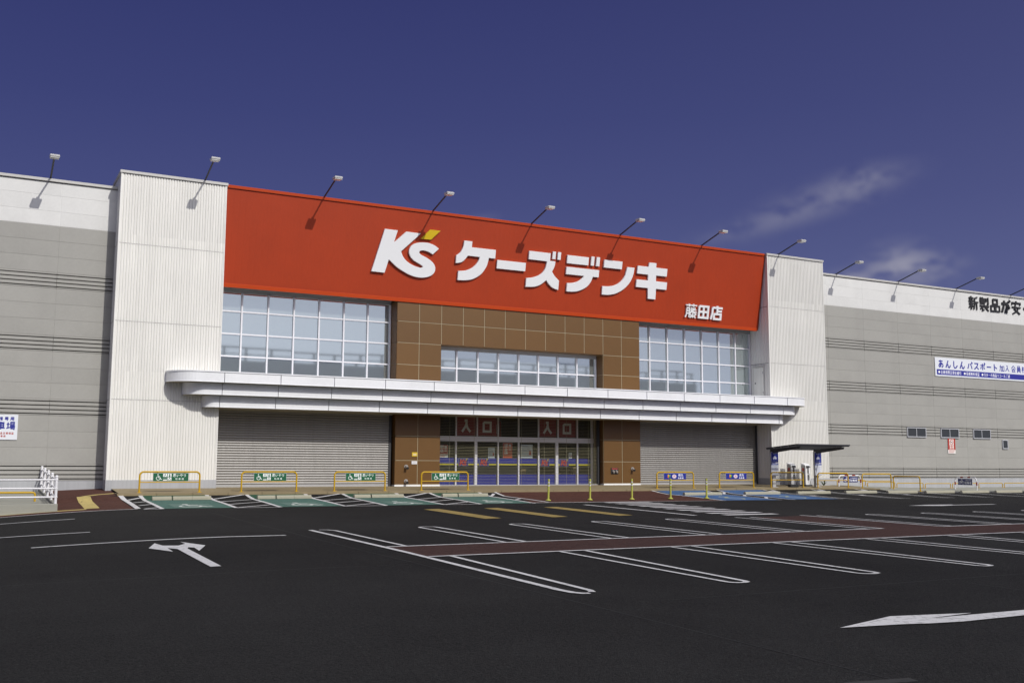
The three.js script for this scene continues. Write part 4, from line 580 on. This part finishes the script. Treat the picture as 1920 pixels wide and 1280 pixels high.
{
  const Y = .705, rail = (bar) => { const t = thing('guard_rail', '', 'guard rail', [0, 0, 0]); obj('frame_tube', archTube(2.0, Y, .13, .031), M.guard, t); if (bar) obj('crossbar', tube([V3(.02, .355, 0), V3(1.98, .355, 0)], .018, 8), M.guard, t); obj('base_plate', [B(-.07, .07, -.004, .012, -.07, .07), B(1.93, 2.07, -.004, .012, -.07, .07)], M.guard, t); return t; };
  const plate = (t, x, w, tex, y0 = .385, h = .285) => { const p = obj('sign_plate', bevelBox(x, x + w, y0, y0 + h, -.008, .008, .003), M.whiteTube, t); obj('printed_face', face(w - .012, h - .012).translate(x + w / 2, y0 + h / 2, .0105), print(tex), p); obj('clip', [B(x + .12, x + .16, y0 + h, y0 + h + .03, -.012, .012), B(x + w - .16, x + w - .12, y0 + h, y0 + h + .03, -.012, .012), B(x + .12, x + .16, y0 - .03, y0, -.012, .012), B(x + w - .16, x + w - .12, y0 - .03, y0, -.012, .012)], M.guard, t); };
  const z = -37.2, at = (x) => [x, SW(x + 1, z), z];
  const g1 = rail(true); plate(g1, .43, 1.19, greenTex); g1.position.set(...at(5.30)); g1.userData.label = 'yellow guard rail with green courtesy parking sign before the left white block'; g1.userData.group = 'green signed guard rails';
  dup(g1, 'yellow guard rail with green sign at the left end of the left shutter', at(8.76)); dup(g1, 'yellow guard rail with green sign at the right end of the left shutter', at(12.2)); dup(g1, 'yellow guard rail with green sign beside the entrance grille', at(15.7));
  const b1 = rail(true); plate(b1, .37, 1.22, blueTex); b1.position.set(...at(26.87)); b1.userData.label = 'yellow guard rail with blue priority sign, nearer the brown panels'; b1.userData.group = 'blue signed guard rails';
  dup(b1, 'yellow guard rail with blue priority sign, nearer the charging shelter', at(30.34));
  const p1 = rail(true); p1.position.set(...at(33.40)); p1.userData.label = 'plain yellow guard rail in front of the two chargers'; p1.userData.group = 'plain yellow guard rails';
  dup(p1, 'plain yellow guard rail beside the right post of the charging shelter', at(36.33)); dup(p1, 'plain yellow guard rail with crossbar right of the first bicycle sign', at(39.28));
  const q = rail(false); q.position.set(41.39, H(41.2, -36.3) + .02, -37.15); q.rotation.y = -1.76; q.userData.label = 'plain yellow arch without crossbar, last of the tall guard rails'; q.userData.group = 'plain yellow guard rails';
  // low hoops by the right wall
  const hoop = thing('low_hoop', 'low yellow hoop nearest the white block by the right wall', 'hoop', [39.62, H(40.6, -39.2) + .05, -39.2], 0, 'low yellow hoops along the right wall');
  obj('frame_tube', archTube(2.0, .26, .07, .022, 8), M.guard, hoop); obj('base_plate', [B(-.05, .05, -.004, .01, -.05, .05), B(1.95, 2.05, -.004, .01, -.05, .05)], M.guard, hoop);
  ['low yellow hoop behind the crossbarred guard rail', 'low yellow hoop behind the last tall yellow arch', 'low yellow hoop in the open, left of the second bicycle sign', 'low yellow hoop behind the second bicycle sign', 'low yellow hoop just right of the second bicycle sign', 'low yellow hoop at the right edge of the view'].forEach((l, i) => { const x = 41.77 + i * 2.16; dup(hoop, l, [x, H(x + 1, -39.2) + .01, -39.2]); });
  // bicycle parking signs on white hoops with red bands
  const bikeTex = canvasTex(384, 160, (g, w, h) => { g.fillStyle = 'rgb(26,34,104)'; g.fillRect(0, 0, w, h); g.strokeStyle = '#e8eaf0'; g.lineWidth = 9; for (const x of [54, 138]) { g.beginPath(); g.arc(x, 100, 32, 0, 7); g.stroke(); } g.beginPath(); g.moveTo(54, 100); g.lineTo(78, 56); g.lineTo(122, 56); g.lineTo(96, 100); g.lineTo(54, 100); g.moveTo(78, 56); g.lineTo(96, 100); g.moveTo(122, 56); g.lineTo(138, 100); g.moveTo(116, 36); g.lineTo(134, 36); g.stroke(); g.fillStyle = '#e8eaf0'; g.beginPath(); g.arc(98, 26, 13, 0, 7); g.fill(); drawText(g, 'お客様専用', 186, 28, 30, 30, 36, 4, '#e8eaf0'); drawText(g, '駐輪場', 186, 76, 54, 60, 60, 8, '#e8eaf0'); });
  const bike = (w, h, pos, turn, label) => { const t = thing('bicycle_sign', label, 'sign', pos, turn, 'bicycle parking signs'); obj('frame_tube', archTube(w, h, .2, .03), M.whiteTube, t); for (const x of [0, w]) obj('red_band', new THREE.CylinderGeometry(.033, .033, .18, 10).translate(x, h * .52, 0), M.redBand, t); for (const x of [.33, .67]) obj('red_band', new THREE.CylinderGeometry(.033, .033, .22, 10).rotateZ(Math.PI / 2).translate(x * w, h, 0), M.redBand, t); const p = obj('sign_plate', bevelBox(w * .17, w * .84, h * .40, h * .90, .03, .045, .003), M.whiteTube, t); obj('printed_face', face(w * .66, h * .49).translate(w * .505, h * .65, .048), print(bikeTex), p); };
  bike(1.5, .58, [38.72, SW(39.4, -38.2) - .02, -38.2], 0, 'navy bicycle parking sign on a white hoop, nearer the charging shelter'); bike(1.75, .66, [47.23, H(47.0, -37.4) + .01, -38.2], -1.83, 'navy bicycle parking sign on a white hoop before the far right wall');
}
// ---------------------------------------------------------------- wheel stops
{
  const seg = (w) => { const s = new THREE.Shape([[-.09, 0], [.09, 0], [.085, .05], [.055, .12], [-.05, .125], [-.085, .06]].map((p) => V2(...p))); return uvm(new THREE.ExtrudeGeometry(s, { depth: w - .016, bevelEnabled: true, bevelSize: .008, bevelThickness: .008, bevelOffset: -.008, bevelSegments: 1 }).rotateY(Math.PI / 2).translate(.008, 0, 0)); };
  const stop = thing('wheel_stop', 'three piece concrete wheel stop in the leftmost green bay', 'wheel stop', [5.52, H(6.4, -35.85) + .01, -35.85], 0, 'concrete wheel stops'); 
  for (const [x, w] of [[0, .62], [.66, .62], [1.285, .62]]) { const o = obj('block', seg(w), M.stop, stop); o.position.x = x; o.rotation.y = (x === 0 ? .012 : -.006); }
  ['three piece concrete wheel stop in the second green bay from left', 'three piece concrete wheel stop in the third green bay from left', 'three piece concrete wheel stop in the green bay beside the forecourt'].forEach((l, i) => { const x = [9.0, 12.5, 15.98][i]; dup(stop, l, [x, H(x + 1, -35.85) + .01, -35.85]); });
  const long = thing('wheel_stop', 'long concrete wheel stop in the blue bay nearer the entrance', 'wheel stop', [26.8, H(27.8, -35.2), -35.2], 0, 'concrete wheel stops'); obj('block', seg(1.98), M.stop, long); obj('anchor_cap', [new THREE.CylinderGeometry(.025, .025, .01, 8).translate(.35, .126, 0), new THREE.CylinderGeometry(.025, .025, .01, 8).translate(1.6, .126, 0)], M.frameGrey, long);
  ['long concrete wheel stop in the blue bay nearer the chargers', 'long concrete wheel stop straight in front of the chargers', 'long concrete wheel stop before the right shelter post', 'long concrete wheel stop before the third plain yellow guard rail', 'long concrete wheel stop at the foot of the tall yellow arch', 'long concrete wheel stop right of the tall yellow arch', 'long concrete wheel stop left of the second bicycle sign', 'long concrete wheel stop before the second bicycle sign', 'long concrete wheel stop right of the second bicycle sign', 'long concrete wheel stop at the right edge of the view'].forEach((l, i) => { const x = [30.08, 33.1, 36.05, 38.55, 41.1, 43.6, 46.1, 48.6, 51.1, 53.6][i], z = i < 3 ? -35.2 : -35.0 + (i - 3) * .03; dup(long, l, [x, H(x + 1, z), z]); });
}
// ---------------------------------------------------------------- yellow delineator posts before the entrance
{
  const d = thing('delineator_post', 'yellow delineator post at the left end of the forecourt, leaning slightly', 'post', [19.05, H(19.05, -33.15) + .012, -33.15], 0, 'yellow delineator posts');
  const prof = [[0, .80], [.03, .80], [.038, .79], [.038, .08], [.05, .06], [.10, .03], [.11, .0], [0, 0]].map((p) => V2(...p)).reverse(); obj('post', new THREE.LatheGeometry(prof, 14), M.lime, d);
  for (const y of [.56, .67]) obj('reflective_band', new THREE.CylinderGeometry(.0395, .0395, .05, 14, 1, true).translate(0, y, 0), M.reflective, d);
  obj('anchor_bolt', [0, 1, 2].map((k) => new THREE.CylinderGeometry(.012, .012, .02, 6).translate(.08 * Math.cos(k * 2.1), .03, .08 * Math.sin(k * 2.1))), M.frameGrey, d);
  d.rotation.set(.0, 0, -.03);
  [[20.86, 'second yellow delineator post from the left, before the entrance grille', -.006], [22.76, 'yellow delineator post before the right hand brown panels, middle of five', -.008], [24.59, 'yellow delineator post in front of the first blue priority sign', -.012], [26.37, 'rightmost yellow delineator post, between the two blue signs', -.01]].forEach(([x, l, r], i) => { const o = dup(d, l, [x, H(x, -33.15) + .012, -33.15], i * .7); o.rotation.set(0, 0, r); });
}
// ---------------------------------------------------------------- charging shelter, its sign boards and two chargers
{
  const zp = -37.5, y0 = SW(35.5, zp), s = thing('charging_shelter', 'small flat cantilever roof on two posts over the vehicle chargers', 'shelter', [0, 0, 0]);
  for (const x of [33.80, 36.54]) { const p = obj('post', bevelBox(x - .10, x + .10, y0 - .02, 2.42, zp - .09, zp + .09, .012), M.frameGrey, s); obj('base_plate', B(x - .17, x + .17, y0, y0 + .03, zp - .16, zp + .16), M.frameGrey, p); }
  for (const x of [33.70, 36.45]) { const o = obj('roof_beam', profileX([[0, 0], [0, -.20], [1.82, -.01], [1.88, .09]], x, x + .14), M.steelDark, s); o.position.set(0, 2.52, zp - .05); }
  const r = obj('roof_sheet', new THREE.PlaneGeometry(3.24, 2.06).rotateX(-Math.PI / 2).translate(35.18, 0, .93), M.roofSheet, s); r.position.set(0, 2.55, zp - .03); r.rotation.x = -.075;
  obj('edge_frame', B(33.53, 33.56, -.03, .03, -.1, 1.96), M.steelDark, r); obj('edge_frame', B(36.8, 36.83, -.03, .03, -.1, 1.96), M.steelDark, r); obj('edge_frame', bevelBox(33.53, 36.83, -.03, .03, 1.961, 2.0, .006), M.steelDark, r);
  for (const z of [-.08, .45, .95, 1.45, 1.92]) obj('purlin', B(33.56, 36.8, -.06, -.002, z - .03, z + .03), M.steelDark, r);
  const boards = (x, l) => { const t1 = canvasTex(128, 144, (g, w, h) => { g.fillStyle = 'rgb(34,48,148)'; g.fillRect(0, 0, w, h); g.fillStyle = '#dfe4f0'; g.fillRect(24, 14, 80, 5); g.fillRect(34, 26, 60, 4); g.beginPath(); g.moveTo(30, 92); g.lineTo(30, 76); g.lineTo(44, 70); g.lineTo(54, 54); g.lineTo(80, 54); g.lineTo(92, 72); g.lineTo(100, 78); g.lineTo(100, 92); g.closePath(); g.fill(); g.beginPath(); g.arc(46, 93, 9, 0, 7); g.arc(84, 93, 9, 0, 7); g.fill(); g.fillStyle = 'rgb(34,48,148)'; g.fillRect(58, 58, 8, 12); g.fillRect(70, 58, 8, 12); g.fillStyle = '#aab4dc'; for (let k = 0; k < 3; k++) g.fillRect(22, 112 + k * 9, 84, 3); }), t2 = canvasTex(128, 176, (g, w, h) => { g.fillStyle = 'rgb(222,226,236)'; g.fillRect(0, 0, w, h); g.fillStyle = 'rgb(40,54,150)'; g.fillRect(0, 0, w, 26); g.fillStyle = '#e8ecf6'; g.fillRect(14, 9, 100, 6); g.fillStyle = 'rgb(130,138,160)'; for (let k = 0; k < 12; k++) g.fillRect(12, 38 + k * 11, 84 + ((k * 37) % 22), 3); });
    const t = thing('sign_board', l, 'sign', [x, 0, zp + .11], 0, 'charging sign boards');
    const a = obj('blue_board', bevelBox(-.21, .23, 1.88, 2.37, 0, .02, .004), M.whiteTube, t); obj('printed_face', face(.43, .48).translate(.01, 2.125, .0235), print(t1), a); const b = obj('white_board', bevelBox(-.21, .23, 1.26, 1.86, 0, .02, .004), M.whiteTube, t); obj('printed_face', face(.43, .59).translate(.01, 1.56, .0235), print(t2), b); };
  boards(33.80, 'pair of blue and white information boards on the left shelter post'); boards(36.54, 'pair of blue and white information boards on the right shelter post');
  const charger = thing('vehicle_charger', 'left of the two white vehicle chargers under the shelter roof', 'charger', [35.73, SW(36, -38.4), -38.35], 0, 'vehicle chargers');
  const pr = [[-.30, 0.06], [0, .06], [0, .98], [-.10, 1.06], [-.30, 1.12]];
  obj('cabinet', profileX(pr, 0, .32), M.charger, charger); obj('side_panel', B(-.006, -.001, .08, 1.02, -.285, -.015), M.chargerSide, charger);
  obj('plinth', B(-.06, .38, -.02, .06, -.36, .06), M.black, charger); obj('cable_slot', [B(.13, .20, .62, .88, .001, .012)], M.black, charger); obj('cable_slot', [B(.13, .20, .28, .54, .001, .012)], M.black, charger);
  obj('emblem', [B(.10, .25, .90, .97, .001, .008)], M.decal, charger); obj('emblem', new THREE.CylinderGeometry(.09, .09, .005, 16).rotateZ(Math.PI / 2).translate(-.009, .80, -.15), M.decal, charger);
  const scr = obj('display', B(.05, .27, 0, .006, 0, .10), M.darkGlass, charger); scr.position.set(0, .985, -.005); scr.rotation.x = .9;
  obj('charging_cable', tube([V3(.165, .66, .02), V3(.165, .60, .06), V3(.20, .30, .07), V3(.26, .10, .06), V3(.30, .03, .04)], .014, 6), M.rubber, charger);
  dup(charger, 'right of the two white vehicle chargers under the shelter roof', [36.66, SW(36.8, -38.4), -38.35]);
  const block = thing('plinth_block', 'low dark block on the sidewalk left of the chargers', 'block', [34.75, SW(35, -37.5), -37.45]); obj('body', bevelBox(0, .5, 0, .13, -.1, .1, .01), M.black, block);
  // a weed at the foot of the wall
  const weed = thing('weed', 'small weed growing between the white block and the first bicycle sign', 'plant', [38.1, SW(38.1, -38.6), -38.6]), rw = rng(8), lv = [];
  for (let k = 0; k < 26; k++) { const a = rw() * 6.28, l = .12 + rw() * .22, b = .3 + rw() * .9, w = .012 + rw() * .014; const tip = V3(Math.cos(a) * l * Math.cos(b), l * Math.sin(b) + .04, Math.sin(a) * l * Math.cos(b)), n = V3(-Math.sin(a), 0, Math.cos(a)).multiplyScalar(w), m = tip.clone().multiplyScalar(.6).add(V3(0, .05, 0)); const g = new THREE.BufferGeometry(); g.setAttribute('position', new THREE.Float32BufferAttribute([0, 0, 0, m.x - n.x, m.y, m.z - n.z, m.x + n.x, m.y, m.z + n.z, m.x - n.x, m.y, m.z - n.z, tip.x, tip.y, tip.z, m.x + n.x, m.y, m.z + n.z], 3)); g.computeVertexNormals(); lv.push(uvm(g)); }
  obj('foliage', lv, M.leaf, weed).userData.kind = 'stuff'; obj('stem', tube([V3(0, -.01, 0), V3(.01, .16, 0), V3(.0, .26, .01)], .006, 5), M.leaf, weed);
}
// ---------------------------------------------------------------- white pipe fence and concrete ramp at the left edge
{
  const ramp = thing('concrete_ramp', 'concrete platform with a low front wall at the left edge', 'ramp', [0, 0, 0]);
  const P = [], U = [], top = (z) => lerp(.50, .76, (-z - 33) / 6.95); for (const [a, b] of [[-33.2, -36.6], [-36.6, -39.93]]) for (const [x, z] of [[-8, a], [2.36, a], [2.36, b], [-8, a], [2.36, b], [-8, b]]) { P.push(x, top(z) - .03, z); U.push(x, z); }
  obj('paving', sheetFrom(P, U), M.concrete, ramp); obj('front_wall', bevelBox(-8, 2.46, -.3, .53, -33.2, -33.0, .015), M.concrete, ramp);
  obj('side_wall', profileX([[-33.2, -.2], [-33.2, .53], [-39.9, .79], [-39.9, -.2]].map(([z, y]) => [z, y]).reverse(), 2.34, 2.455), M.concrete, ramp);
  const f = thing('pipe_fence', 'white three rail pipe fence round the concrete platform', 'fence', [0, 0, 0]), zs = [-33.1, -34.8, -36.5, -38.2, -39.8], fy = (z) => lerp(.52, .77, (-z - 33.1) / 6.7);
  for (const z of zs) { const p = obj('post', new THREE.CylinderGeometry(.042, .042, .80, 12).translate(2.40, fy(z) + .39, z), M.whiteTube, f); obj('cap', new THREE.SphereGeometry(.048, 10, 7).translate(2.40, fy(z) + .79, z), M.whiteTube, p); }
  for (const x of [-1.6, -5.2]) { const p = obj('post', new THREE.CylinderGeometry(.042, .042, .80, 12).translate(x, .91, -33.1), M.whiteTube, f); obj('cap', new THREE.SphereGeometry(.048, 10, 7).translate(x, 1.31, -33.1), M.whiteTube, p); }
  for (const h of [.70, .45, .20]) { obj('rail', tube([V3(-8, .52 + h, -33.1), V3(2.40, .52 + h, -33.1)], .027, 8), M.whiteTube, f); obj('rail', tube([V3(2.40, .52 + h, -33.1), V3(2.40, .77 + h, -39.8)], .024, 8), M.whiteTube, f); }
  zs.flatMap((z) => [.70, .45, .20].map((h) => bevelBox(2.352, 2.448, fy(z) + h - .022, fy(z) + h + .022, z - .046, z + .046, .01))).forEach((g) => obj('fitting', g, M.whiteTube, f));
  const y = thing('low_hoop', 'low yellow hoop inside the white fence at the left edge', 'hoop', [-.05, .53, -34.9]); obj('frame_tube', archTube(2.0, .28, .08, .03, 8), M.guard, y);
}
// ---------------------------------------------------------------- things at the entrance
{
  const redTex = (s, w) => canvasTex(128 * s.length, 112, (g, W, h) => { g.fillStyle = 'rgb(150,28,24)'; g.fillRect(0, 0, W, h); drawText(g, s, 26, 14, 76, 84, 128, 15, '#e9e4dc'); });
  const z = -40.66;
  const poster = (name, label, x0, x1, y0, y1, tex, cat = 'poster', g, zz = z) => { const t = thing(name, label, cat, [(x0 + x1) / 2, (y0 + y1) / 2, zz], 0, g); obj('board', B(-(x1 - x0) / 2, (x1 - x0) / 2, -(y1 - y0) / 2, (y1 - y0) / 2, -.012, 0), M.whiteTube, t); obj('printed_face', face(x1 - x0 - .01, y1 - y0 - .01).translate(0, 0, .003), print(tex), t); };
  const e1 = redTex('入'), e2 = redTex('口');
  poster('entrance_sign', 'red sign reading the first entrance character over the left doors', 18.79, 19.69, 2.97, 3.79, e1, 'sign', 'red entrance signs'); poster('entrance_sign', 'red sign reading the second entrance character over the left doors', 19.80, 20.72, 2.97, 3.79, e2, 'sign', 'red entrance signs'); poster('entrance_sign', 'red sign reading the first entrance character over the right doors', 22.87, 23.78, 2.97, 3.79, e1, 'sign', 'red entrance signs'); poster('entrance_sign', 'red sign reading the second entrance character over the right doors', 23.89, 24.82, 2.97, 3.79, e2, 'sign', 'red entrance signs');
  poster('entrance_sign', 'red sign deeper inside the shop, half hidden beside the left entrance sign', 20.9, 21.75, 3.0, 3.72, e2, 'sign', null, -42.2);
  const vert = (bg, fg, txt, sub) => canvasTex(128, 224, (g, w, h) => { g.fillStyle = bg; g.fillRect(0, 0, w, h); [...txt].forEach((c, i) => drawText(g, c, 14, 12 + i * 62, 52, 54, 60, 8, fg)); g.fillStyle = fg; g.fillRect(78, 20, 34, 30); g.fillRect(78, 64, 34, 8); g.fillRect(78, 84, 34, 8); g.fillRect(78, 104, 34, 8); g.fillStyle = sub; g.fillRect(0, 168, w, 56); g.fillStyle = bg; g.fillRect(16, 182, 96, 8); g.fillRect(16, 202, 70, 8); });
  poster('poster', 'red and white poster on the leftmost entrance pane', 17.95, 18.38, 1.98 + .03, 2.57, vert('rgb(170,52,44)', '#ddd4cc', '閉店', '#e2dcd6'), 'poster'); poster('poster', 'tall orange red poster on the pane left of the door centre', 21.05, 21.52, 2.02, 2.68, vert('rgb(196,70,44)', '#d8cfc6', '現金値', 'rgb(222,96,60)'), 'poster');
  const white = canvasTex(160, 192, (g, w, h) => { g.fillStyle = 'rgb(206,206,208)'; g.fillRect(0, 0, w, h); g.fillStyle = 'rgb(90,90,96)'; for (let k = 0; k < 9; k++) g.fillRect(14, 20 + k * 18, 90 + (k * 53) % 40, 5); g.fillStyle = 'rgb(170,50,40)'; g.fillRect(112, 90, 32, 60); });
  poster('notice', 'white notice in the middle entrance pane', 21.95, 22.55, 2.02, 2.62, white, 'notice'); poster('notice', 'small white notice by the left door', 20.32, 20.64, 2.0, 2.46, white, 'notice'); poster('notice', 'narrow white notice by the right door', 24.45, 24.62, 2.01, 2.28, white, 'notice');
  const logo = canvasTex(192, 128, (g, w, h) => { g.fillStyle = 'rgb(24,32,130)'; g.fillRect(0, 0, w, h); g.fillStyle = 'rgb(205,50,28)'; g.strokeStyle = 'rgb(205,50,28)'; g.lineWidth = 26; g.lineCap = 'butt'; g.beginPath(); g.moveTo(52, 18); g.lineTo(28, 118); g.moveTo(112, 22); g.lineTo(48, 78); g.moveTo(56, 66); g.quadraticCurveTo(76, 108, 124, 112); g.stroke(); g.lineWidth = 20; g.beginPath(); g.moveTo(160, 60); g.quadraticCurveTo(112, 46, 112, 70); g.quadraticCurveTo(150, 88, 146, 108); g.lineTo(118, 112); g.stroke(); g.fillStyle = 'rgb(225,180,20)'; g.beginPath(); g.moveTo(150, 8); g.lineTo(182, 8); g.lineTo(158, 36); g.lineTo(132, 36); g.fill(); });
  [[18.86, 'left door, nearer the brown panels'], [19.86, 'left door, right leaf'], [22.93, 'right door, left leaf'], [23.95, 'right door, right leaf']].forEach(([x, l]) => poster('door_emblem', 'red store emblem on the blue film of the ' + l, x, x + .48, 1.66, 2.0, logo, 'emblem', 'red emblems on the doors', -40.62));
  // boxes and trolleys standing inside
  [[22.3, .28, .42, -41.6, 'tall brown carton inside, behind the middle pane'], [24.3, .30, .24, -41.9, 'small brown carton inside, behind the right door'], [25.0, .22, .5, -41.4, 'narrow brown carton inside, behind the rightmost pane']].forEach(([x, w, h, zz, l]) => { const t = thing('carton', l, 'carton', [x, .765, zz]); obj('body', bevelBox(0, w, 0, h + .35, 0, w, .006), M.card, t); obj('tape', B(w * .42, w * .58, h + .345, h + .353, -.002, w + .002), M.tan, t); });
  const ct = thing('shop_counter', 'grey display counter standing deep inside the shop', 'counter', [18.6, .76, -43.6]); obj('body', bevelBox(0, 5.8, 0, 1.0, -.5, 0, .02), M.chargerSide, ct); obj('top', bevelBox(-.05, 5.85, 1.002, 1.05, -.55, .05, .01), M.whiteTube, ct);
  // plates and hose couplings on the brown panels
  const pl = thing('notice_plate', 'small yellow notice plate on the left brown panels', 'plate', [16.45, 2.13, -39.742]); obj('plate', bevelBox(-.12, .12, -.085, .085, 0, .012, .003), M.letterYellow, pl); obj('text_line', [-.03, .02].map((y) => B(-.08, .08, y - .008, y + .008, .0125, .0135)), M.whiteTube, pl);
  const p2 = thing('notice_plate', 'small white notice plate below the yellow plate', 'plate', [16.44, 1.79, -39.742]); obj('plate', bevelBox(-.12, .12, -.065, .065, 0, .012, .003), M.whiteTube, p2); obj('text_line', [-.03, .02].map((y) => B(-.07, .07, y - .008, y + .008, .0125, .0135)), M.chargerSide, p2);
  const hose = (l, x, y) => { const t = thing('hose_coupling', l, 'coupling', [x, y, -39.74], 0, 'metal hose couplings'); obj('flange', new THREE.CylinderGeometry(.085, .085, .02, 16).rotateX(Math.PI / 2).translate(0, 0, .01), M.alu, t); obj('spout', new THREE.CylinderGeometry(.05, .06, .16, 14).rotateX(Math.PI / 2 + .5).translate(0, -.02, .09), M.alu, t); obj('cap', new THREE.CylinderGeometry(.058, .058, .03, 14).rotateX(Math.PI / 2 + .5).translate(0, -.06, .165), M.steelDark, t); };
  hose('upper metal hose coupling on the left brown panels', 16.08, 1.62); hose('lower metal hose coupling on the left brown panels', 16.08, 1.03); hose('metal hose coupling on the right brown panels', 27.33, 1.55);
  const box = thing('hydrant_plate', 'dark square plate with twin couplings on the right brown panels', 'plate', [26.34, 1.46, -39.742]); obj('plate', bevelBox(-.2, .2, -.14, .14, 0, .02, .005), M.black, box); for (const x of [-.085, .085]) obj('spout', new THREE.CylinderGeometry(.045, .055, .1, 12).rotateX(Math.PI / 2 + .4).translate(x, -.03, .06), M.alu, box); obj('red_label', B(-.16, .16, .07, .125, .0205, .024), M.decal, box);
}
// ---------------------------------------------------------------- what the upper windows mirror
{
  const d = thing('parking_deck', 'long pale deck building with a rooftop rail, mirrored in the upper windows', 'building', [0, 0, 34]);
  obj('facade', bevelBox(-30, 90, -.3, 13.4, 0, 14, .02), M.farWall, d);
  obj('rail_post', Array.from({ length: 47 }, (_, i) => B(-30 + i * 2.6, -29.75 + i * 2.6, 13.4, 14.7, .1, .3)), M.farWall, d).userData.kind = 'stuff';
  obj('rail_beam', [B(-30, 90, 13.82, 13.94, .12, .28), B(-30, 90, 14.52, 14.7, .12, .28)], M.farWall, d);
}
renderer.render(scene, camera);
